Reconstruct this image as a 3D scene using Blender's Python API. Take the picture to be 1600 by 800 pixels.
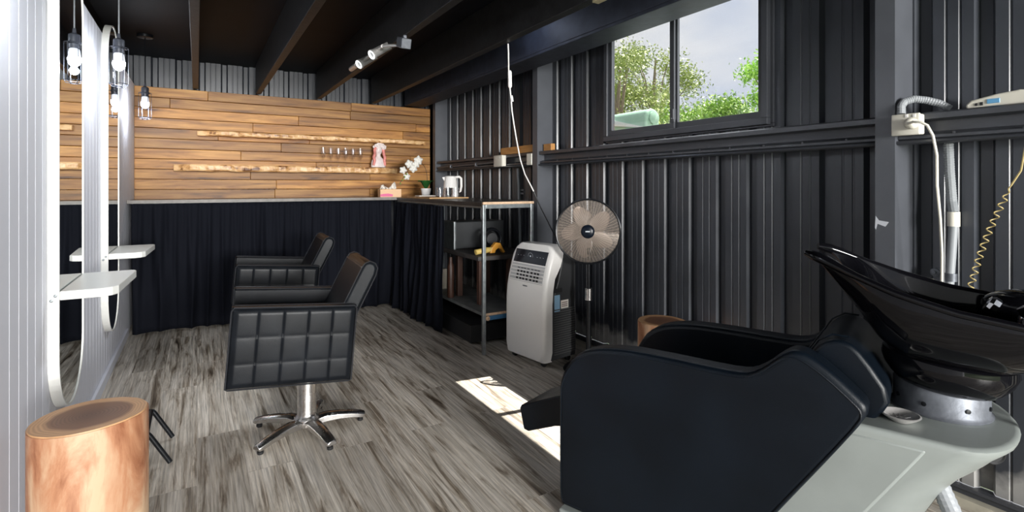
import bpy, bmesh, math, random
from mathutils import Vector, Matrix, noise
for o in list(bpy.data.objects): bpy.data.objects.remove(o)
S = bpy.context.scene
C = S.collection
PI = math.pi
R = math.radians
random.seed(7)

# ------------------------------------------------------------------ camera, sky, sun, big lights
cam = bpy.data.cameras.new('camera'); co = bpy.data.objects.new('camera', cam); C.objects.link(co)
co.location = (0, 0, 1.2); co.rotation_euler = (R(90), 0, R(-31.1))
cam.sensor_width = 36; cam.lens = 36*815/1600; cam.shift_y = -110/1600; cam.clip_start = .05; cam.clip_end = 300
S.camera = co
S.view_settings.view_transform = 'Standard'; S.view_settings.look = 'None'
S.view_settings.exposure = 0.0; S.view_settings.gamma = 1; S.view_settings.use_curve_mapping = False

w = bpy.data.worlds.new('world'); S.world = w; w.use_nodes = True
nt = w.node_tree; nt.nodes.clear()
out = nt.nodes.new('ShaderNodeOutputWorld'); bg = nt.nodes.new('ShaderNodeBackground')
tc = nt.nodes.new('ShaderNodeTexCoord'); nz = nt.nodes.new('ShaderNodeTexNoise'); cr = nt.nodes.new('ShaderNodeValToRGB')
mp = nt.nodes.new('ShaderNodeMapping'); mp.inputs['Scale'].default_value = (1, 1, 2.2); mp.inputs['Location'].default_value = (.3, .1, .0)
nz.inputs['Scale'].default_value = 2.6; nz.inputs['Detail'].default_value = 7; nz.inputs['Roughness'].default_value = .5
nt.links.new(tc.outputs['Generated'], mp.inputs[0]); nt.links.new(mp.outputs[0], nz.inputs['Vector'])
nt.links.new(nz.outputs['Fac'], cr.inputs[0]); nt.links.new(cr.outputs[0], bg.inputs[0]); nt.links.new(bg.outputs[0], out.inputs[0])
cr.color_ramp.elements[0].position = .36; cr.color_ramp.elements[0].color = (.66, .72, .84, 1)
cr.color_ramp.elements[1].position = .56; cr.color_ramp.elements[1].color = (.93, .94, .95, 1)
bg.inputs[1].default_value = 1.08

def lamp(name, kind, loc, energy, color=(1, 1, 1), size=.1, size_y=None, aim=None, spot=None):
    l = bpy.data.lights.new(name, kind); l.energy = energy; l.color = color
    o = bpy.data.objects.new(name, l); C.objects.link(o); o.location = loc
    if kind == 'AREA':
        l.shape = 'RECTANGLE'; l.size = size; l.size_y = size_y or size
    elif kind == 'SUN': l.angle = size
    else: l.shadow_soft_size = size
    if spot: l.spot_size = R(spot); l.spot_blend = .5
    if aim is not None: o.rotation_euler = Vector(aim).to_track_quat('-Z', 'Y').to_euler()
    return o
lamp('sun', 'SUN', (6, 2, 8), 17.0, (1, .96, .9), .006, aim=(-.84, .12, -1.56))
# fill light added far behind the camera, shining in at the open end
lamp('rear_fill', 'AREA', (.55, -7.0, 1.7), 1450, (1.0, .99, .97), 2.9, 1.5, aim=(.03, 1, -.04))
lamp('window_daylight', 'AREA', (2.66, 2.2, 1.95), 5, (.9, .95, 1.0), 1.15, .72, aim=(-1, 0, -.35))

# ------------------------------------------------------------------ helpers
def nb(): return bmesh.new()
def box(bm, x0, x1, y0, y1, z0, z1, M=None):
    vs = [bm.verts.new((x, y, z)) for x in (x0, x1) for y in (y0, y1) for z in (z0, z1)]
    for f in ((0, 1, 3, 2), (4, 6, 7, 5), (0, 4, 5, 1), (2, 3, 7, 6), (0, 2, 6, 4), (1, 5, 7, 3)):
        bm.faces.new([vs[i] for i in f])
    if M is not None: bmesh.ops.transform(bm, matrix=M, verts=vs)
    return vs
def tube(bm, pts, r, seg=8, closed=False, caps=True):
    pts = [Vector(p) for p in pts]; n = len(pts); rings = []; up = None
    for i, p in enumerate(pts):
        a = pts[i-1] if (i > 0 or closed) else p; b = pts[(i+1) % n] if (i < n-1 or closed) else p
        t = (b-a)
        if t.length < 1e-9: t = Vector((0, 0, 1))
        t.normalize()
        if up is None:
            up = Vector((0, 0, 1)) if abs(t.z) < .9 else Vector((1, 0, 0))
        s = t.cross(up)
        if s.length < 1e-6: s = t.cross(Vector((0, 1, 0)))
        s.normalize(); up = s.cross(t).normalized()
        rr = r[i] if isinstance(r, (list, tuple)) else r
        rings.append([bm.verts.new(p + (s*math.cos(2*PI*k/seg) + up*math.sin(2*PI*k/seg))*rr) for k in range(seg)])
    m = n if closed else n-1
    for i in range(m):
        A, B = rings[i], rings[(i+1) % n]
        for k in range(seg): bm.faces.new((A[k], A[(k+1) % seg], B[(k+1) % seg], B[k]))
    if caps and not closed:
        bm.faces.new(rings[0][::-1]); bm.faces.new(rings[-1])
    return [v for q in rings for v in q]
def lathe(bm, prof, seg=24, o=(0, 0, 0), M=None, caps=True):
    rings = []; allv = []
    for r, z in prof:
        rings.append([bm.verts.new((o[0]+r*math.cos(2*PI*k/seg), o[1]+r*math.sin(2*PI*k/seg), o[2]+z)) for k in range(seg)])
        allv += rings[-1]
    for A, B in zip(rings, rings[1:]):
        for k in range(seg): bm.faces.new((A[k], A[(k+1) % seg], B[(k+1) % seg], B[k]))
    if caps:
        bm.faces.new(rings[0][::-1]); bm.faces.new(rings[-1])
    if M is not None: bmesh.ops.transform(bm, matrix=M, verts=allv)
    return allv
def prism(bm, pts, d0, d1, f):
    """outline pts (a,b) extruded from depth d0 to d1; f(a,b,d)->xyz"""
    A = [bm.verts.new(f(a, b, d0)) for a, b in pts]; B = [bm.verts.new(f(a, b, d1)) for a, b in pts]
    n = len(pts)
    bm.faces.new(A); bm.faces.new(B[::-1])
    for i in range(n): bm.faces.new((A[i], B[i], B[(i+1) % n], A[(i+1) % n]))
    return A+B
def rbox(bm, x0, x1, y0, y1, z0, z1, b=.01, seg=2, M=None):
    t = bmesh.new(); box(t, x0, x1, y0, y1, z0, z1)
    bmesh.ops.bevel(t, geom=t.edges[:], offset=b, segments=seg, profile=.5, affect='EDGES')
    if M is not None: bmesh.ops.transform(t, matrix=M, verts=t.verts[:])
    merge(bm, t)
def merge(bm, t):
    m = bpy.data.meshes.new('t'); t.to_mesh(m); t.free(); bm.from_mesh(m); bpy.data.meshes.remove(m)
def obj(name, bm, m, parent=None, smooth=False, bevel=0, loc=None, bseg=2, sub=0, ang=35):
    bmesh.ops.recalc_face_normals(bm, faces=bm.faces[:])
    me = bpy.data.meshes.new(name); bm.to_mesh(me); bm.free()
    o = bpy.data.objects.new(name, me); C.objects.link(o)
    me.materials.append(m)
    if loc is not None: o.location = loc
    if parent is not None: o.parent = parent
    if bevel:
        md = o.modifiers.new('bevel', 'BEVEL'); md.width = bevel; md.segments = bseg; md.limit_method = 'ANGLE'; md.angle_limit = R(ang)
    if sub:
        md = o.modifiers.new('sub', 'SUBSURF'); md.levels = sub; md.render_levels = sub
    if smooth:
        for p in me.polygons: p.use_smooth = True
        try: me.set_sharp_from_angle(angle=R(45))
        except Exception: pass
    return o
def tag(o, label, cat, group=None):
    o['label'] = label; o['category'] = cat
    if group: o['group'] = group
    return o
def thing(name, label, cat, loc=(0, 0, 0), rz=0, group=None):
    o = bpy.data.objects.new(name, None); C.objects.link(o); o.location = loc; o.rotation_euler = (0, 0, rz)
    o.empty_display_size = .1
    return tag(o, label, cat, group)
def struct(name, bm, m, parent=None, **k):
    o = obj(name, bm, m, parent, **k)
    if parent is None: o['kind'] = 'structure'
    return o
def rehome(o, loc):
    """put the origin of a single mesh thing at its base without moving it"""
    v = Vector(loc); o.data.transform(Matrix.Translation(-v)); o.location = v; return o
def copy_thing(t, loc, rz=None, label=None):
    c = t.copy(); C.objects.link(c); c.location = loc
    if rz is not None: c.rotation_euler = (0, 0, rz)
    if label: c['label'] = label
    for ch in t.children:
        d = ch.copy(); C.objects.link(d); d.parent = c
        for g in ch.children:
            e = g.copy(); C.objects.link(e); e.parent = d
    return c

# ------------------------------------------------------------------ materials
def mat(name, col, rough=.5, metal=0, bump=0, bscale=200, spec=.5, coat=0, var=0, vscale=8, trans=0, emis=0, alpha=1, rvar=0, ecol=None):
    m = bpy.data.materials.new(name); m.use_nodes = True; n = m.node_tree; b = n.nodes['Principled BSDF']
    b.inputs['Base Color'].default_value = (*col, 1); b.inputs['Roughness'].default_value = rough
    b.inputs['Metallic'].default_value = metal; b.inputs['Specular IOR Level'].default_value = spec
    b.inputs['Coat Weight'].default_value = coat; b.inputs['Coat Roughness'].default_value = .05
    if trans: b.inputs['Transmission Weight'].default_value = trans
    if emis:
        b.inputs['Emission Color'].default_value = (*(ecol or col), 1); b.inputs['Emission Strength'].default_value = emis
    if alpha < 1: b.inputs['Alpha'].default_value = alpha
    t = n.nodes.new('ShaderNodeTexCoord')
    if bump:
        z = n.nodes.new('ShaderNodeTexNoise'); z.inputs['Scale'].default_value = bscale; z.inputs['Detail'].default_value = 3
        u = n.nodes.new('ShaderNodeBump'); u.inputs['Strength'].default_value = bump; u.inputs['Distance'].default_value = .002
        n.links.new(t.outputs['Object'], z.inputs['Vector']); n.links.new(z.outputs['Fac'], u.inputs['Height']); n.links.new(u.outputs[0], b.inputs['Normal'])
    if var or rvar:
        z = n.nodes.new('ShaderNodeTexNoise'); z.inputs['Scale'].default_value = vscale; z.inputs['Detail'].default_value = 6
        n.links.new(t.outputs['Object'], z.inputs['Vector'])
        if var:
            mx = n.nodes.new('ShaderNodeMapRange'); mx.inputs['From Min'].default_value = .3; mx.inputs['From Max'].default_value = .7
            mx.inputs['To Min'].default_value = 1-var; mx.inputs['To Max'].default_value = 1+var
            vm = n.nodes.new('ShaderNodeVectorMath'); vm.operation = 'SCALE'; vm.inputs[0].default_value = col
            n.links.new(z.outputs['Fac'], mx.inputs[0]); n.links.new(mx.outputs[0], vm.inputs['Scale']); n.links.new(vm.outputs[0], b.inputs['Base Color'])
        if rvar:
            mx = n.nodes.new('ShaderNodeMapRange'); mx.inputs['From Min'].default_value = .3; mx.inputs['From Max'].default_value = .7
            mx.inputs['To Min'].default_value = max(.02, rough-rvar); mx.inputs['To Max'].default_value = rough+rvar
            n.links.new(z.outputs['Fac'], mx.inputs[0]); n.links.new(mx.outputs[0], b.inputs['Roughness'])
    return m
def wood(name, cols, axis='X', scale=6, stretch=14, rough=.5, island=True, pos=(.25, .5, .75), bump=.25, ringy=0):
    m = bpy.data.materials.new(name); m.use_nodes = True; n = m.node_tree; L = n.links; b = n.nodes['Principled BSDF']
    b.inputs['Roughness'].default_value = rough
    t = n.nodes.new('ShaderNodeTexCoord'); mp = n.nodes.new('ShaderNodeMapping')
    sc = [scale*stretch/3]*3; sc['XYZ'.index(axis)] = scale/3
    mp.inputs['Scale'].default_value = sc
    L.new(t.outputs['Object'], mp.inputs[0]); src = mp.outputs[0]
    if island:
        g = n.nodes.new('ShaderNodeNewGeometry'); mu = n.nodes.new('ShaderNodeMath'); mu.operation = 'MULTIPLY'; mu.inputs[1].default_value = 37
        ad = n.nodes.new('ShaderNodeVectorMath'); ad.operation = 'ADD'
        L.new(g.outputs['Random Per Island'], mu.inputs[0]); L.new(src, ad.inputs[0]); L.new(mu.outputs[0], ad.inputs[1]); src = ad.outputs[0]
    z = n.nodes.new('ShaderNodeTexNoise'); z.inputs['Scale'].default_value = 1; z.inputs['Detail'].default_value = 8; z.inputs['Roughness'].default_value = .62; z.inputs['Distortion'].default_value = .6
    L.new(src, z.inputs['Vector']); r = n.nodes.new('ShaderNodeValToRGB'); L.new(z.outputs['Fac'], r.inputs[0])
    e = r.color_ramp.elements; e[0].position = pos[0]; e[0].color = (*cols[0], 1); e[1].position = pos[2]; e[1].color = (*cols[2], 1)
    k = e.new(pos[1]); k.color = (*cols[1], 1)
    c = r.outputs[0]
    if island:
        mr = n.nodes.new('ShaderNodeMapRange'); mr.inputs['To Min'].default_value = .55; mr.inputs['To Max'].default_value = 1.22
        L.new(g.outputs['Random Per Island'], mr.inputs[0])
        vm = n.nodes.new('ShaderNodeVectorMath'); vm.operation = 'SCALE'; L.new(c, vm.inputs[0]); L.new(mr.outputs[0], vm.inputs['Scale']); c = vm.outputs[0]
    L.new(c, b.inputs['Base Color'])
    u = n.nodes.new('ShaderNodeBump'); u.inputs['Strength'].default_value = bump; u.inputs['Distance'].default_value = .003
    L.new(z.outputs['Fac'], u.inputs['Height']); L.new(u.outputs[0], b.inputs['Normal'])
    return m
def floor_mat():
    m = bpy.data.materials.new('vinyl_plank'); m.use_nodes = True; n = m.node_tree; L = n.links; b = n.nodes['Principled BSDF']
    t = n.nodes.new('ShaderNodeTexCoord'); mp = n.nodes.new('ShaderNodeMapping'); mp.inputs['Rotation'].default_value = (0, 0, R(90))
    L.new(t.outputs['Object'], mp.inputs[0])
    br = n.nodes.new('ShaderNodeTexBrick'); br.offset = .37; br.inputs['Scale'].default_value = 1
    br.inputs['Brick Width'].default_value = 1.22; br.inputs['Row Height'].default_value = .18; br.inputs['Mortar Size'].default_value = .0012
    br.inputs['Color1'].default_value = (0, 0, 0, 1); br.inputs['Color2'].default_value = (1, 1, 1, 1); br.inputs['Mortar'].default_value = (.3, .3, .3, 1); br.inputs['Bias'].default_value = 0
    L.new(mp.outputs[0], br.inputs['Vector'])
    sp = n.nodes.new('ShaderNodeVectorMath'); sp.operation = 'SCALE'; sp.inputs['Scale'].default_value = 23; L.new(br.outputs['Color'], sp.inputs[0])
    def streak(sx, sy, det, dist, off):
        q = n.nodes.new('ShaderNodeMapping'); q.inputs['Scale'].default_value = (sx, sy, 1); q.inputs['Location'].default_value = (off, off, 0); L.new(t.outputs['Object'], q.inputs[0])
        a = n.nodes.new('ShaderNodeVectorMath'); a.operation = 'ADD'; L.new(q.outputs[0], a.inputs[0]); L.new(sp.outputs[0], a.inputs[1])
        z = n.nodes.new('ShaderNodeTexNoise'); z.inputs['Scale'].default_value = 1; z.inputs['Detail'].default_value = det; z.inputs['Roughness'].default_value = .65; z.inputs['Distortion'].default_value = dist
        L.new(a.outputs[0], z.inputs['Vector']); return z
    z1 = streak(24, 1.7, 10, .7, 0); z2 = streak(130, 3.0, 6, .2, 5)
    r1 = n.nodes.new('ShaderNodeValToRGB'); L.new(z1.outputs['Fac'], r1.inputs[0]); e = r1.color_ramp.elements
    e[0].position = .30; e[0].color = (.060, .042, .028, 1); e[1].position = .62; e[1].color = (.68, .625, .55, 1)
    k = e.new(.40); k.color = (.28, .23, .175, 1); k = e.new(.49); k.color = (.54, .485, .41, 1)
    r2 = n.nodes.new('ShaderNodeMapRange'); r2.inputs['From Min'].default_value = .3; r2.inputs['From Max'].default_value = .7; r2.inputs['To Min'].default_value = .5; r2.inputs['To Max'].default_value = 1.35
    L.new(z2.outputs['Fac'], r2.inputs[0])
    v = n.nodes.new('ShaderNodeVectorMath'); v.operation = 'SCALE'; L.new(r1.outputs[0], v.inputs[0]); L.new(r2.outputs[0], v.inputs['Scale'])
    r3 = n.nodes.new('ShaderNodeMapRange'); r3.inputs['To Min'].default_value = .82; r3.inputs['To Max'].default_value = 1.15
    L.new(br.outputs['Color'], r3.inputs[0])
    v2 = n.nodes.new('ShaderNodeVectorMath'); v2.operation = 'SCALE'; L.new(v.outputs[0], v2.inputs[0]); L.new(r3.outputs[0], v2.inputs['Scale'])
    L.new(v2.outputs[0], b.inputs['Base Color']); b.inputs['Roughness'].default_value = .42; b.inputs['Specular IOR Level'].default_value = .4
    u = n.nodes.new('ShaderNodeBump'); u.inputs['Strength'].default_value = .25; u.inputs['Distance'].default_value = .002
    L.new(z2.outputs['Fac'], u.inputs['Height']); L.new(u.outputs[0], b.inputs['Normal'])
    return m
def glass_mat(name='window_glass', tint=(1, 1, 1), base=.04):
    m = bpy.data.materials.new(name); m.use_nodes = True; n = m.node_tree; n.nodes.clear(); L = n.links
    o = n.nodes.new('ShaderNodeOutputMaterial'); mx = n.nodes.new('ShaderNodeMixShader'); t = n.nodes.new('ShaderNodeBsdfTransparent'); g = n.nodes.new('ShaderNodeBsdfGlossy')
    f = n.nodes.new('ShaderNodeLayerWeight'); f.inputs[0].default_value = .12; a = n.nodes.new('ShaderNodeMath'); a.operation = 'ADD'; a.inputs[1].default_value = base; a.use_clamp = True
    t.inputs[0].default_value = (*tint, 1); g.inputs['Roughness'].default_value = .03; L.new(f.outputs['Facing'], a.inputs[0]); L.new(a.outputs[0], mx.inputs[0]); L.new(t.outputs[0], mx.inputs[1]); L.new(g.outputs[0], mx.inputs[2]); L.new(mx.outputs[0], o.inputs[0])
    return m
def steel_mat():
    m = mat('charcoal_sheet', (.037, .041, .050), .35, 0, spec=.62, var=.12, vscale=5, rvar=.05); n = m.node_tree; L = n.links; b = n.nodes['Principled BSDF']
    t = n.nodes.new('ShaderNodeTexCoord'); sp = n.nodes.new('ShaderNodeSeparateXYZ'); L.new(t.outputs['Object'], sp.inputs[0])
    z = n.nodes.new('ShaderNodeTexNoise'); z.inputs['Scale'].default_value = 7; z.inputs['Detail'].default_value = 6; L.new(t.outputs['Object'], z.inputs['Vector'])
    a = n.nodes.new('ShaderNodeMath'); a.operation = 'MULTIPLY_ADD'; a.inputs[1].default_value = -.30; L.new(z.outputs['Fac'], a.inputs[0]); L.new(sp.outputs['Z'], a.inputs[2])
    r = n.nodes.new('ShaderNodeMapRange'); r.inputs['From Min'].default_value = -.005; r.inputs['From Max'].default_value = .055; r.inputs['To Min'].default_value = .85; r.inputs['To Max'].default_value = 0
    L.new(a.outputs[0], r.inputs[0])
    mx = n.nodes.new('ShaderNodeMix'); mx.data_type = 'RGBA'; L.new(r.outputs[0], mx.inputs['Factor'])
    src = b.inputs['Base Color'].links[0].from_socket; L.new(src, mx.inputs['A']); mx.inputs['B'].default_value = (.36, .35, .33, 1); L.new(mx.outputs['Result'], b.inputs['Base Color'])
    return m
M = {}
M['steel'] = steel_mat()
M['girt'] = mat('charcoal_girt', (.045, .048, .056), .36, 0, spec=.6, rvar=.06, vscale=9)
M['post'] = mat('charcoal_column', (.075, .08, .092), .4, 0, spec=.6, var=.1, vscale=7)
M['joist'] = mat('black_stained_joist', (.012, .012, .0125), .5, 0, .5, 60, spec=.3, var=.4, vscale=18)
M['ceil'] = mat('black_ceiling_board', (.0035, .0045, .007), .6, 0, .1, 30, spec=.12, var=.3, vscale=6)
M['vj'] = mat('white_panel_paint', (.80, .81, .88), .6, spec=.3)
M['floor'] = floor_mat()
M['timber'] = wood('stained_timber_board', ((.08, .026, .005), (.34, .142, .026), (.58, .295, .072)), 'X', 5, 13, .5, True, (.30, .47, .70), .3)
M['slab'] = wood('live_edge_slab', ((.14, .05, .015), (.62, .33, .13), (.88, .58, .30)), 'X', 26, 2.2, .4, False, (.36, .45, .60), .6)
M['dark_edge'] = mat('slab_underside', (.10, .045, .02), .7, 0, .4, 30)
M['log'] = wood('stump_sapwood', ((.24, .085, .038), (.42, .20, .105), (.56, .38, .24)), 'Z', 9, 3.5, .5, False, (.34, .46, .60), .5)
M['bench_edge'] = mat('bench_edge', (.22, .2, .18), .5, var=.2, vscale=20)
M['bench'] = mat('dark_bench_board', (.03, .028, .027), .32, var=.3, vscale=9)
M['curtain'] = mat('navy_black_curtain', (.0058, .0068, .0112), .85, 0, .2, 400, spec=.12)
M['white'] = mat('white_powdercoat', (.80, .80, .76), .35)
M['white_plastic'] = mat('white_plastic', (.82, .80, .77), .32)
M['cream_plastic'] = mat('cream_plastic', (.70, .67, .58), .4, var=.05)
M['grey_plastic'] = mat('dark_grey_plastic', (.035, .036, .038), .45)
M['conduit'] = mat('grey_conduit', (.27, .285, .30), .45)
M['leather'] = mat('black_leather', (.0065, .0078, .010), .33, 0, .2, 420, spec=.14, var=.3, vscale=9)
M['leather_blue'] = mat('blue_black_vinyl', (.0022, .0045, .008), .36, 0, .3, 500, spec=.24, var=.3, vscale=4, rvar=.05)
M['piping'] = mat('leather_piping', (.02, .021, .024), .3)
M['chrome'] = mat('polished_chrome', (.66, .64, .62), .27, 1, rvar=.06, vscale=20)
M['satin'] = mat('satin_lamp_metal', (.62, .60, .58), .36, .6)
M['cage'] = mat('dark_cage_wire', (.05, .055, .07), .4, .3)
M['ss'] = mat('bright_chrome', (.8, .8, .82), .12, 1)
M['zinc'] = mat('cast_grey_metal', (.14, .15, .17), .5, .5, .4, 60, var=.25, vscale=25)
M['galv'] = mat('galvanised_tube', (.30, .33, .34), .35, .85, var=.2, vscale=30)
M['gloss'] = mat('gloss_black_ceramic', (.003, .003, .004), .07, 0, spec=.3)
M['rubber'] = mat('black_rubber', (.012, .012, .013), .6)
M['blackmetal'] = mat('black_metal', (.007, .008, .010), .32, spec=.35)
M['abs'] = mat('grey_green_shell', (.22, .24, .228), .36, 0, .1, 40, var=.06, vscale=6)
M['mirror'] = mat('mirror_silver', (.86, .9, .9), .01, 1)
M['glass'] = glass_mat()
M['drink'] = glass_mat('drinking_glass', (.985, .985, .99), .03)
M['bulb'] = mat('lit_bulb', (1, 1, 1), .3, emis=14, ecol=(.92, .95, 1.0))
M['ceramic'] = mat('bulb_white_collar', (.75, .77, .8), .3, emis=.5, ecol=(.8, .86, 1.0))
M['led'] = mat('lit_spot_lens', (1, 1, 1), .3, emis=2.2, ecol=(.85, .95, 1.0))
M['smoke'] = mat('smoky_fan_blade', (.26, .20, .165), .3, alpha=.7)
M['wire'] = mat('pale_guard_wire', (.45, .38, .32), .35, .4)

# ------------------------------------------------------------------ room shell
b = nb(); box(b, -.5, 2.53, -1.7, 5.95, -.12, 0); struct('floor', b, M['floor'])
b = nb(); box(b, -.7, 2.6, -1.7, 6.0, 2.40, 2.44); struct('ceiling', b, M['ceil'])

def sheet_profile(a0, a1, ref, pitch=.19):
    """(along, depth) of ribbed sheet seen from inside: flat pans, outward grooves"""
    k0 = int(math.floor((a0-ref)/pitch))-1; pts = []
    k = k0
    while True:
        f = ref+k*pitch
        if f-.07 > a1: break
        pts += [(f-.062, 0), (f-.047, .029), (f-.012, .029), (f, 0), (f+.036, 0), (f+.039, .003), (f+.044, .003), (f+.047, 0), (f+.080, 0), (f+.083, .003), (f+.088, .003), (f+.091, 0)]
        k += 1
    pts = [p for p in pts if a0 <= p[0] <= a1]
    return [(a0, 0)]+pts+[(a1, 0)]
def sheet(bm, prof, zr, f):
    for (a, d), (a2, d2) in zip(prof, prof[1:]):
        if a2-a < 1e-5: continue
        for z0, z1 in zr((a+a2)/2):
            vs = [bm.verts.new(f(a, d, z0)), bm.verts.new(f(a2, d2, z0)), bm.verts.new(f(a2, d2, z1)), bm.verts.new(f(a, d, z1))]
            bm.faces.new(vs)
WY0, WY1, WZ0, WZ1 = 1.60, 2.81, 1.53, 2.34
prof = []
for p in sheet_profile(-1.7, 5.95, 4.772): prof.append(p)
prof = sorted(set(prof+[(WY0, 0), (WY1, 0)]))
b = nb(); sheet(b, prof, lambda a: [(.066, WZ0), (WZ1, 2.42)] if WY0 < a < WY1 else [(.066, 2.42)], lambda a, d, z: (2.5+d, a, z))
bmesh.ops.remove_doubles(b, verts=b.verts[:], dist=1e-5)
wr = struct('wall_right', b, M['steel'])
b = nb(); sheet(b, sheet_profile(-.6, 2.5, 1.02), lambda a: [(0, 2.42)], lambda a, d, z: (a, 5.90+d, z))
bmesh.ops.remove_doubles(b, verts=b.verts[:], dist=1e-5)
struct('wall_back', b, M['steel'])
# left wall: white grooved panelling to 2.11 m, dark sheet behind it above
b = nb(); box(b, -.62, -.60, -1.7, 5.95, 0, 2.42); struct('wall_left', b, M['ceil'])
b = nb(); g = .0035; y = -1.7; pitch = .0985; pl = []
off = 2.126-30*pitch
k = 0; pl.append((-1.7, 0))
while True:
    yy = off+k*pitch-1.0*0
    if yy > 5.76: break
    if yy > -1.69: pl += [(yy-g, 0), (yy, .005), (yy+g, 0)]
    k += 1
pl = [p for p in pl if p[0] < 5.78]+[(5.79, 0)]
prev = None
A = [b.verts.new((-.485-d, yy, 0)) for yy, d in pl]; B = [b.verts.new((-.485-d, yy, 2.108)) for yy, d in pl]
for i in range(len(pl)-1): b.faces.new((A[i], A[i+1], B[i+1], B[i]))
ca = [b.verts.new((-.60, yy, 2.108)) for yy in (-1.7, 5.79)]
b.faces.new(B+[ca[1], ca[0]])
struct('wall_left_panelling', b, M['vj'])
b = nb(); box(b, -.485, -.468, -1.7, 5.15, 0, .062); struct('baseboard_left', b, M['vj'], bevel=.003)
# kerb and bottom rail under the right wall
M['slabconc'] = mat('cream_plinth', (.42, .39, .31), .7, 0, .3, 40, var=.25, vscale=12)
b = nb(); box(b, 2.44, 2.53, -1.7, 5.9, 0, .035); struct('trim_1', b, M['slabconc'])
b = nb(); box(b, 2.475, 2.53, -1.7, 5.9, .035, .064); box(b, 2.46, 2.475, -1.7, 5.9, .06, .072); struct('trim_2', b, M['girt'])

# timber feature wall (boards stay one mesh)
b = nb(); z = 2.10; i = 0; random.seed(3)
while z > 1.10:
    h = .0935
    x = -.485
    cuts = []
    q = -.485+random.uniform(.25, 1.6)
    while q < 2.2: cuts.append(q); q += random.uniform(.8, 1.8)
    cuts.append(2.345)
    for c in cuts:
        rbox(b, x+.0008, c-.0008, 5.75+random.uniform(-.002, .003), 5.775, z-h+.0016, z-.0016, .003, 1); x = c
    z -= h; i += 1
struct('wall_back_timber_cladding', b, M['timber'])
b = nb()
for x in (-.4, .8, 2.2): box(b, x, x+.045, 5.776, 5.9, 1.0, 2.098)
struct('trim_3', b, M['joist'])

# columns (C sections) and girts
def column(y, label):
    b = nb()
    box(b, 2.35, 2.352, y, y+.07, 0, 2.40); box(b, 2.352, 2.50, y, y+.002, 0, 2.40); box(b, 2.352, 2.37, y+.068, y+.07, 0, 2.40)
    box(b, 2.498, 2.5, y+.002, y+.07, 0, 2.4)
    tube(b, [(2.40, y-.003, 1.42), (2.40, y+.001, 1.42)], .006, 8)
    return rehome(tag(obj('steel_column', b, M['post']), label, 'column'), (2.42, y, 0))
column(3.50, 'dark grey steel column behind the cable beside the stand fan')
column(5.61, 'dark steel corner column at the end of the timber wall')
c3 = column(.979, 'dark grey steel column with a white paint scratch beside the socket box')
b = nb(); prism(b, [(1.0, 1.055), (1.012, 1.036), (1.04, 1.046), (1.046, 1.022), (1.05, 1.03), (1.047, 1.078), (1.035, 1.060)], 2.3497, 2.3499, lambda a, z, d: (d, a, z))
M['scratch'] = mat('bare_scratch', (.62, .64, .68), .4)
s = obj('paint_scratch', b, M['scratch']); s.data.transform(Matrix.Translation(-Vector((2.42, .979, 0)))); s.parent = c3; s['label'] = 'white scratch where paint is gone'
def girt(y0, y1, label):
    b = nb()
    p = [(2.5, 1.478), (2.372, 1.478), (2.365, 1.472), (2.365, 1.452), (2.372, 1.45), (2.415, 1.447), (2.418, 1.440), (2.418, 1.408), (2.385, 1.400), (2.372, 1.392), (2.372, 1.382), (2.38, 1.377), (2.362, 1.374), (2.358, 1.366), (2.366, 1.36), (2.40, 1.36), (2.5, 1.376)]
    prism(b, p, y0, y1, lambda a, z, d: (a, d, z))
    y = y0+.12
    while y < y1-.03:
        lathe(b, [(.005, 0), (.005, .003), (.002, .004)], 8, M=Matrix.Translation((2.374, y, 1.396)) @ Matrix.Rotation(R(-90), 4, 'Y')); y += .19
    return rehome(tag(obj('wall_girt', b, M['girt'], smooth=True), label, 'rail'), (2.44, (y0+y1)/2, 1.36))
girt(3.571, 5.609, 'dark steel wall rail running behind the kettle to the fan cable')
girt(1.05, 3.50, 'long dark steel wall rail under the window')
girt(-1.6, .978, 'dark steel wall rail carrying the phone handset, right of scratched column')

# joists
def joist(x0, x1, label, z0=2.11, mt='joist'):
    b = nb(); box(b, x0, x1, -1.6, 5.745, z0, 2.399)
    return rehome(tag(obj('ceiling_joist', b, M[mt], bevel=.003), label, 'joist'), ((x0+x1)/2, 2, z0))
joist(-.037, .010, 'black ceiling joist nearest the pendant lamps')
joist(.495, .543, 'black ceiling joist, second from the white wall')
joist(1.07, 1.118, 'black ceiling joist carrying the twin spotlight bar')
joist(1.645, 1.70, 'black ceiling joist the white power cable drops from')
b = nb(); box(b, 2.03, 2.25, -1.6, 5.745, 2.11, 2.13); box(b, 2.03, 2.05, -1.6, 5.745, 2.13, 2.399); box(b, 2.23, 2.25, -1.6, 5.745, 2.13, 2.399)
M['beam'] = mat('dark_beam_paint', (.026, .030, .042), .55, 0, .3, 60, spec=.25, var=.3, vscale=14)
rehome(tag(obj('ceiling_beam', b, M['beam'], bevel=.004), 'wide dark blue-grey ceiling beam crossing the top of the window', 'beam'), (2.14, 2, 2.11))
b = nb(); rbox(b, 1.66, 1.70, 1.92, 1.99, 2.098, 2.1095, .002)
M['tinytimber'] = mat('pale_timber_chip', (.35, .30, .18), .6, var=.2, vscale=40)
rehome(tag(obj('timber_packer', b, M['tinytimber']), 'small pale timber chip under joist', 'timber offcut'), (1.68, 1.95, 2.098))
# unseen roof overhang, added to trim the sun patch on the floor
b = nb(); box(b, 2.54, 2.675, -1.7, 6.0, 2.45, 2.50); struct('added_eave', b, M['girt'])

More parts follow.
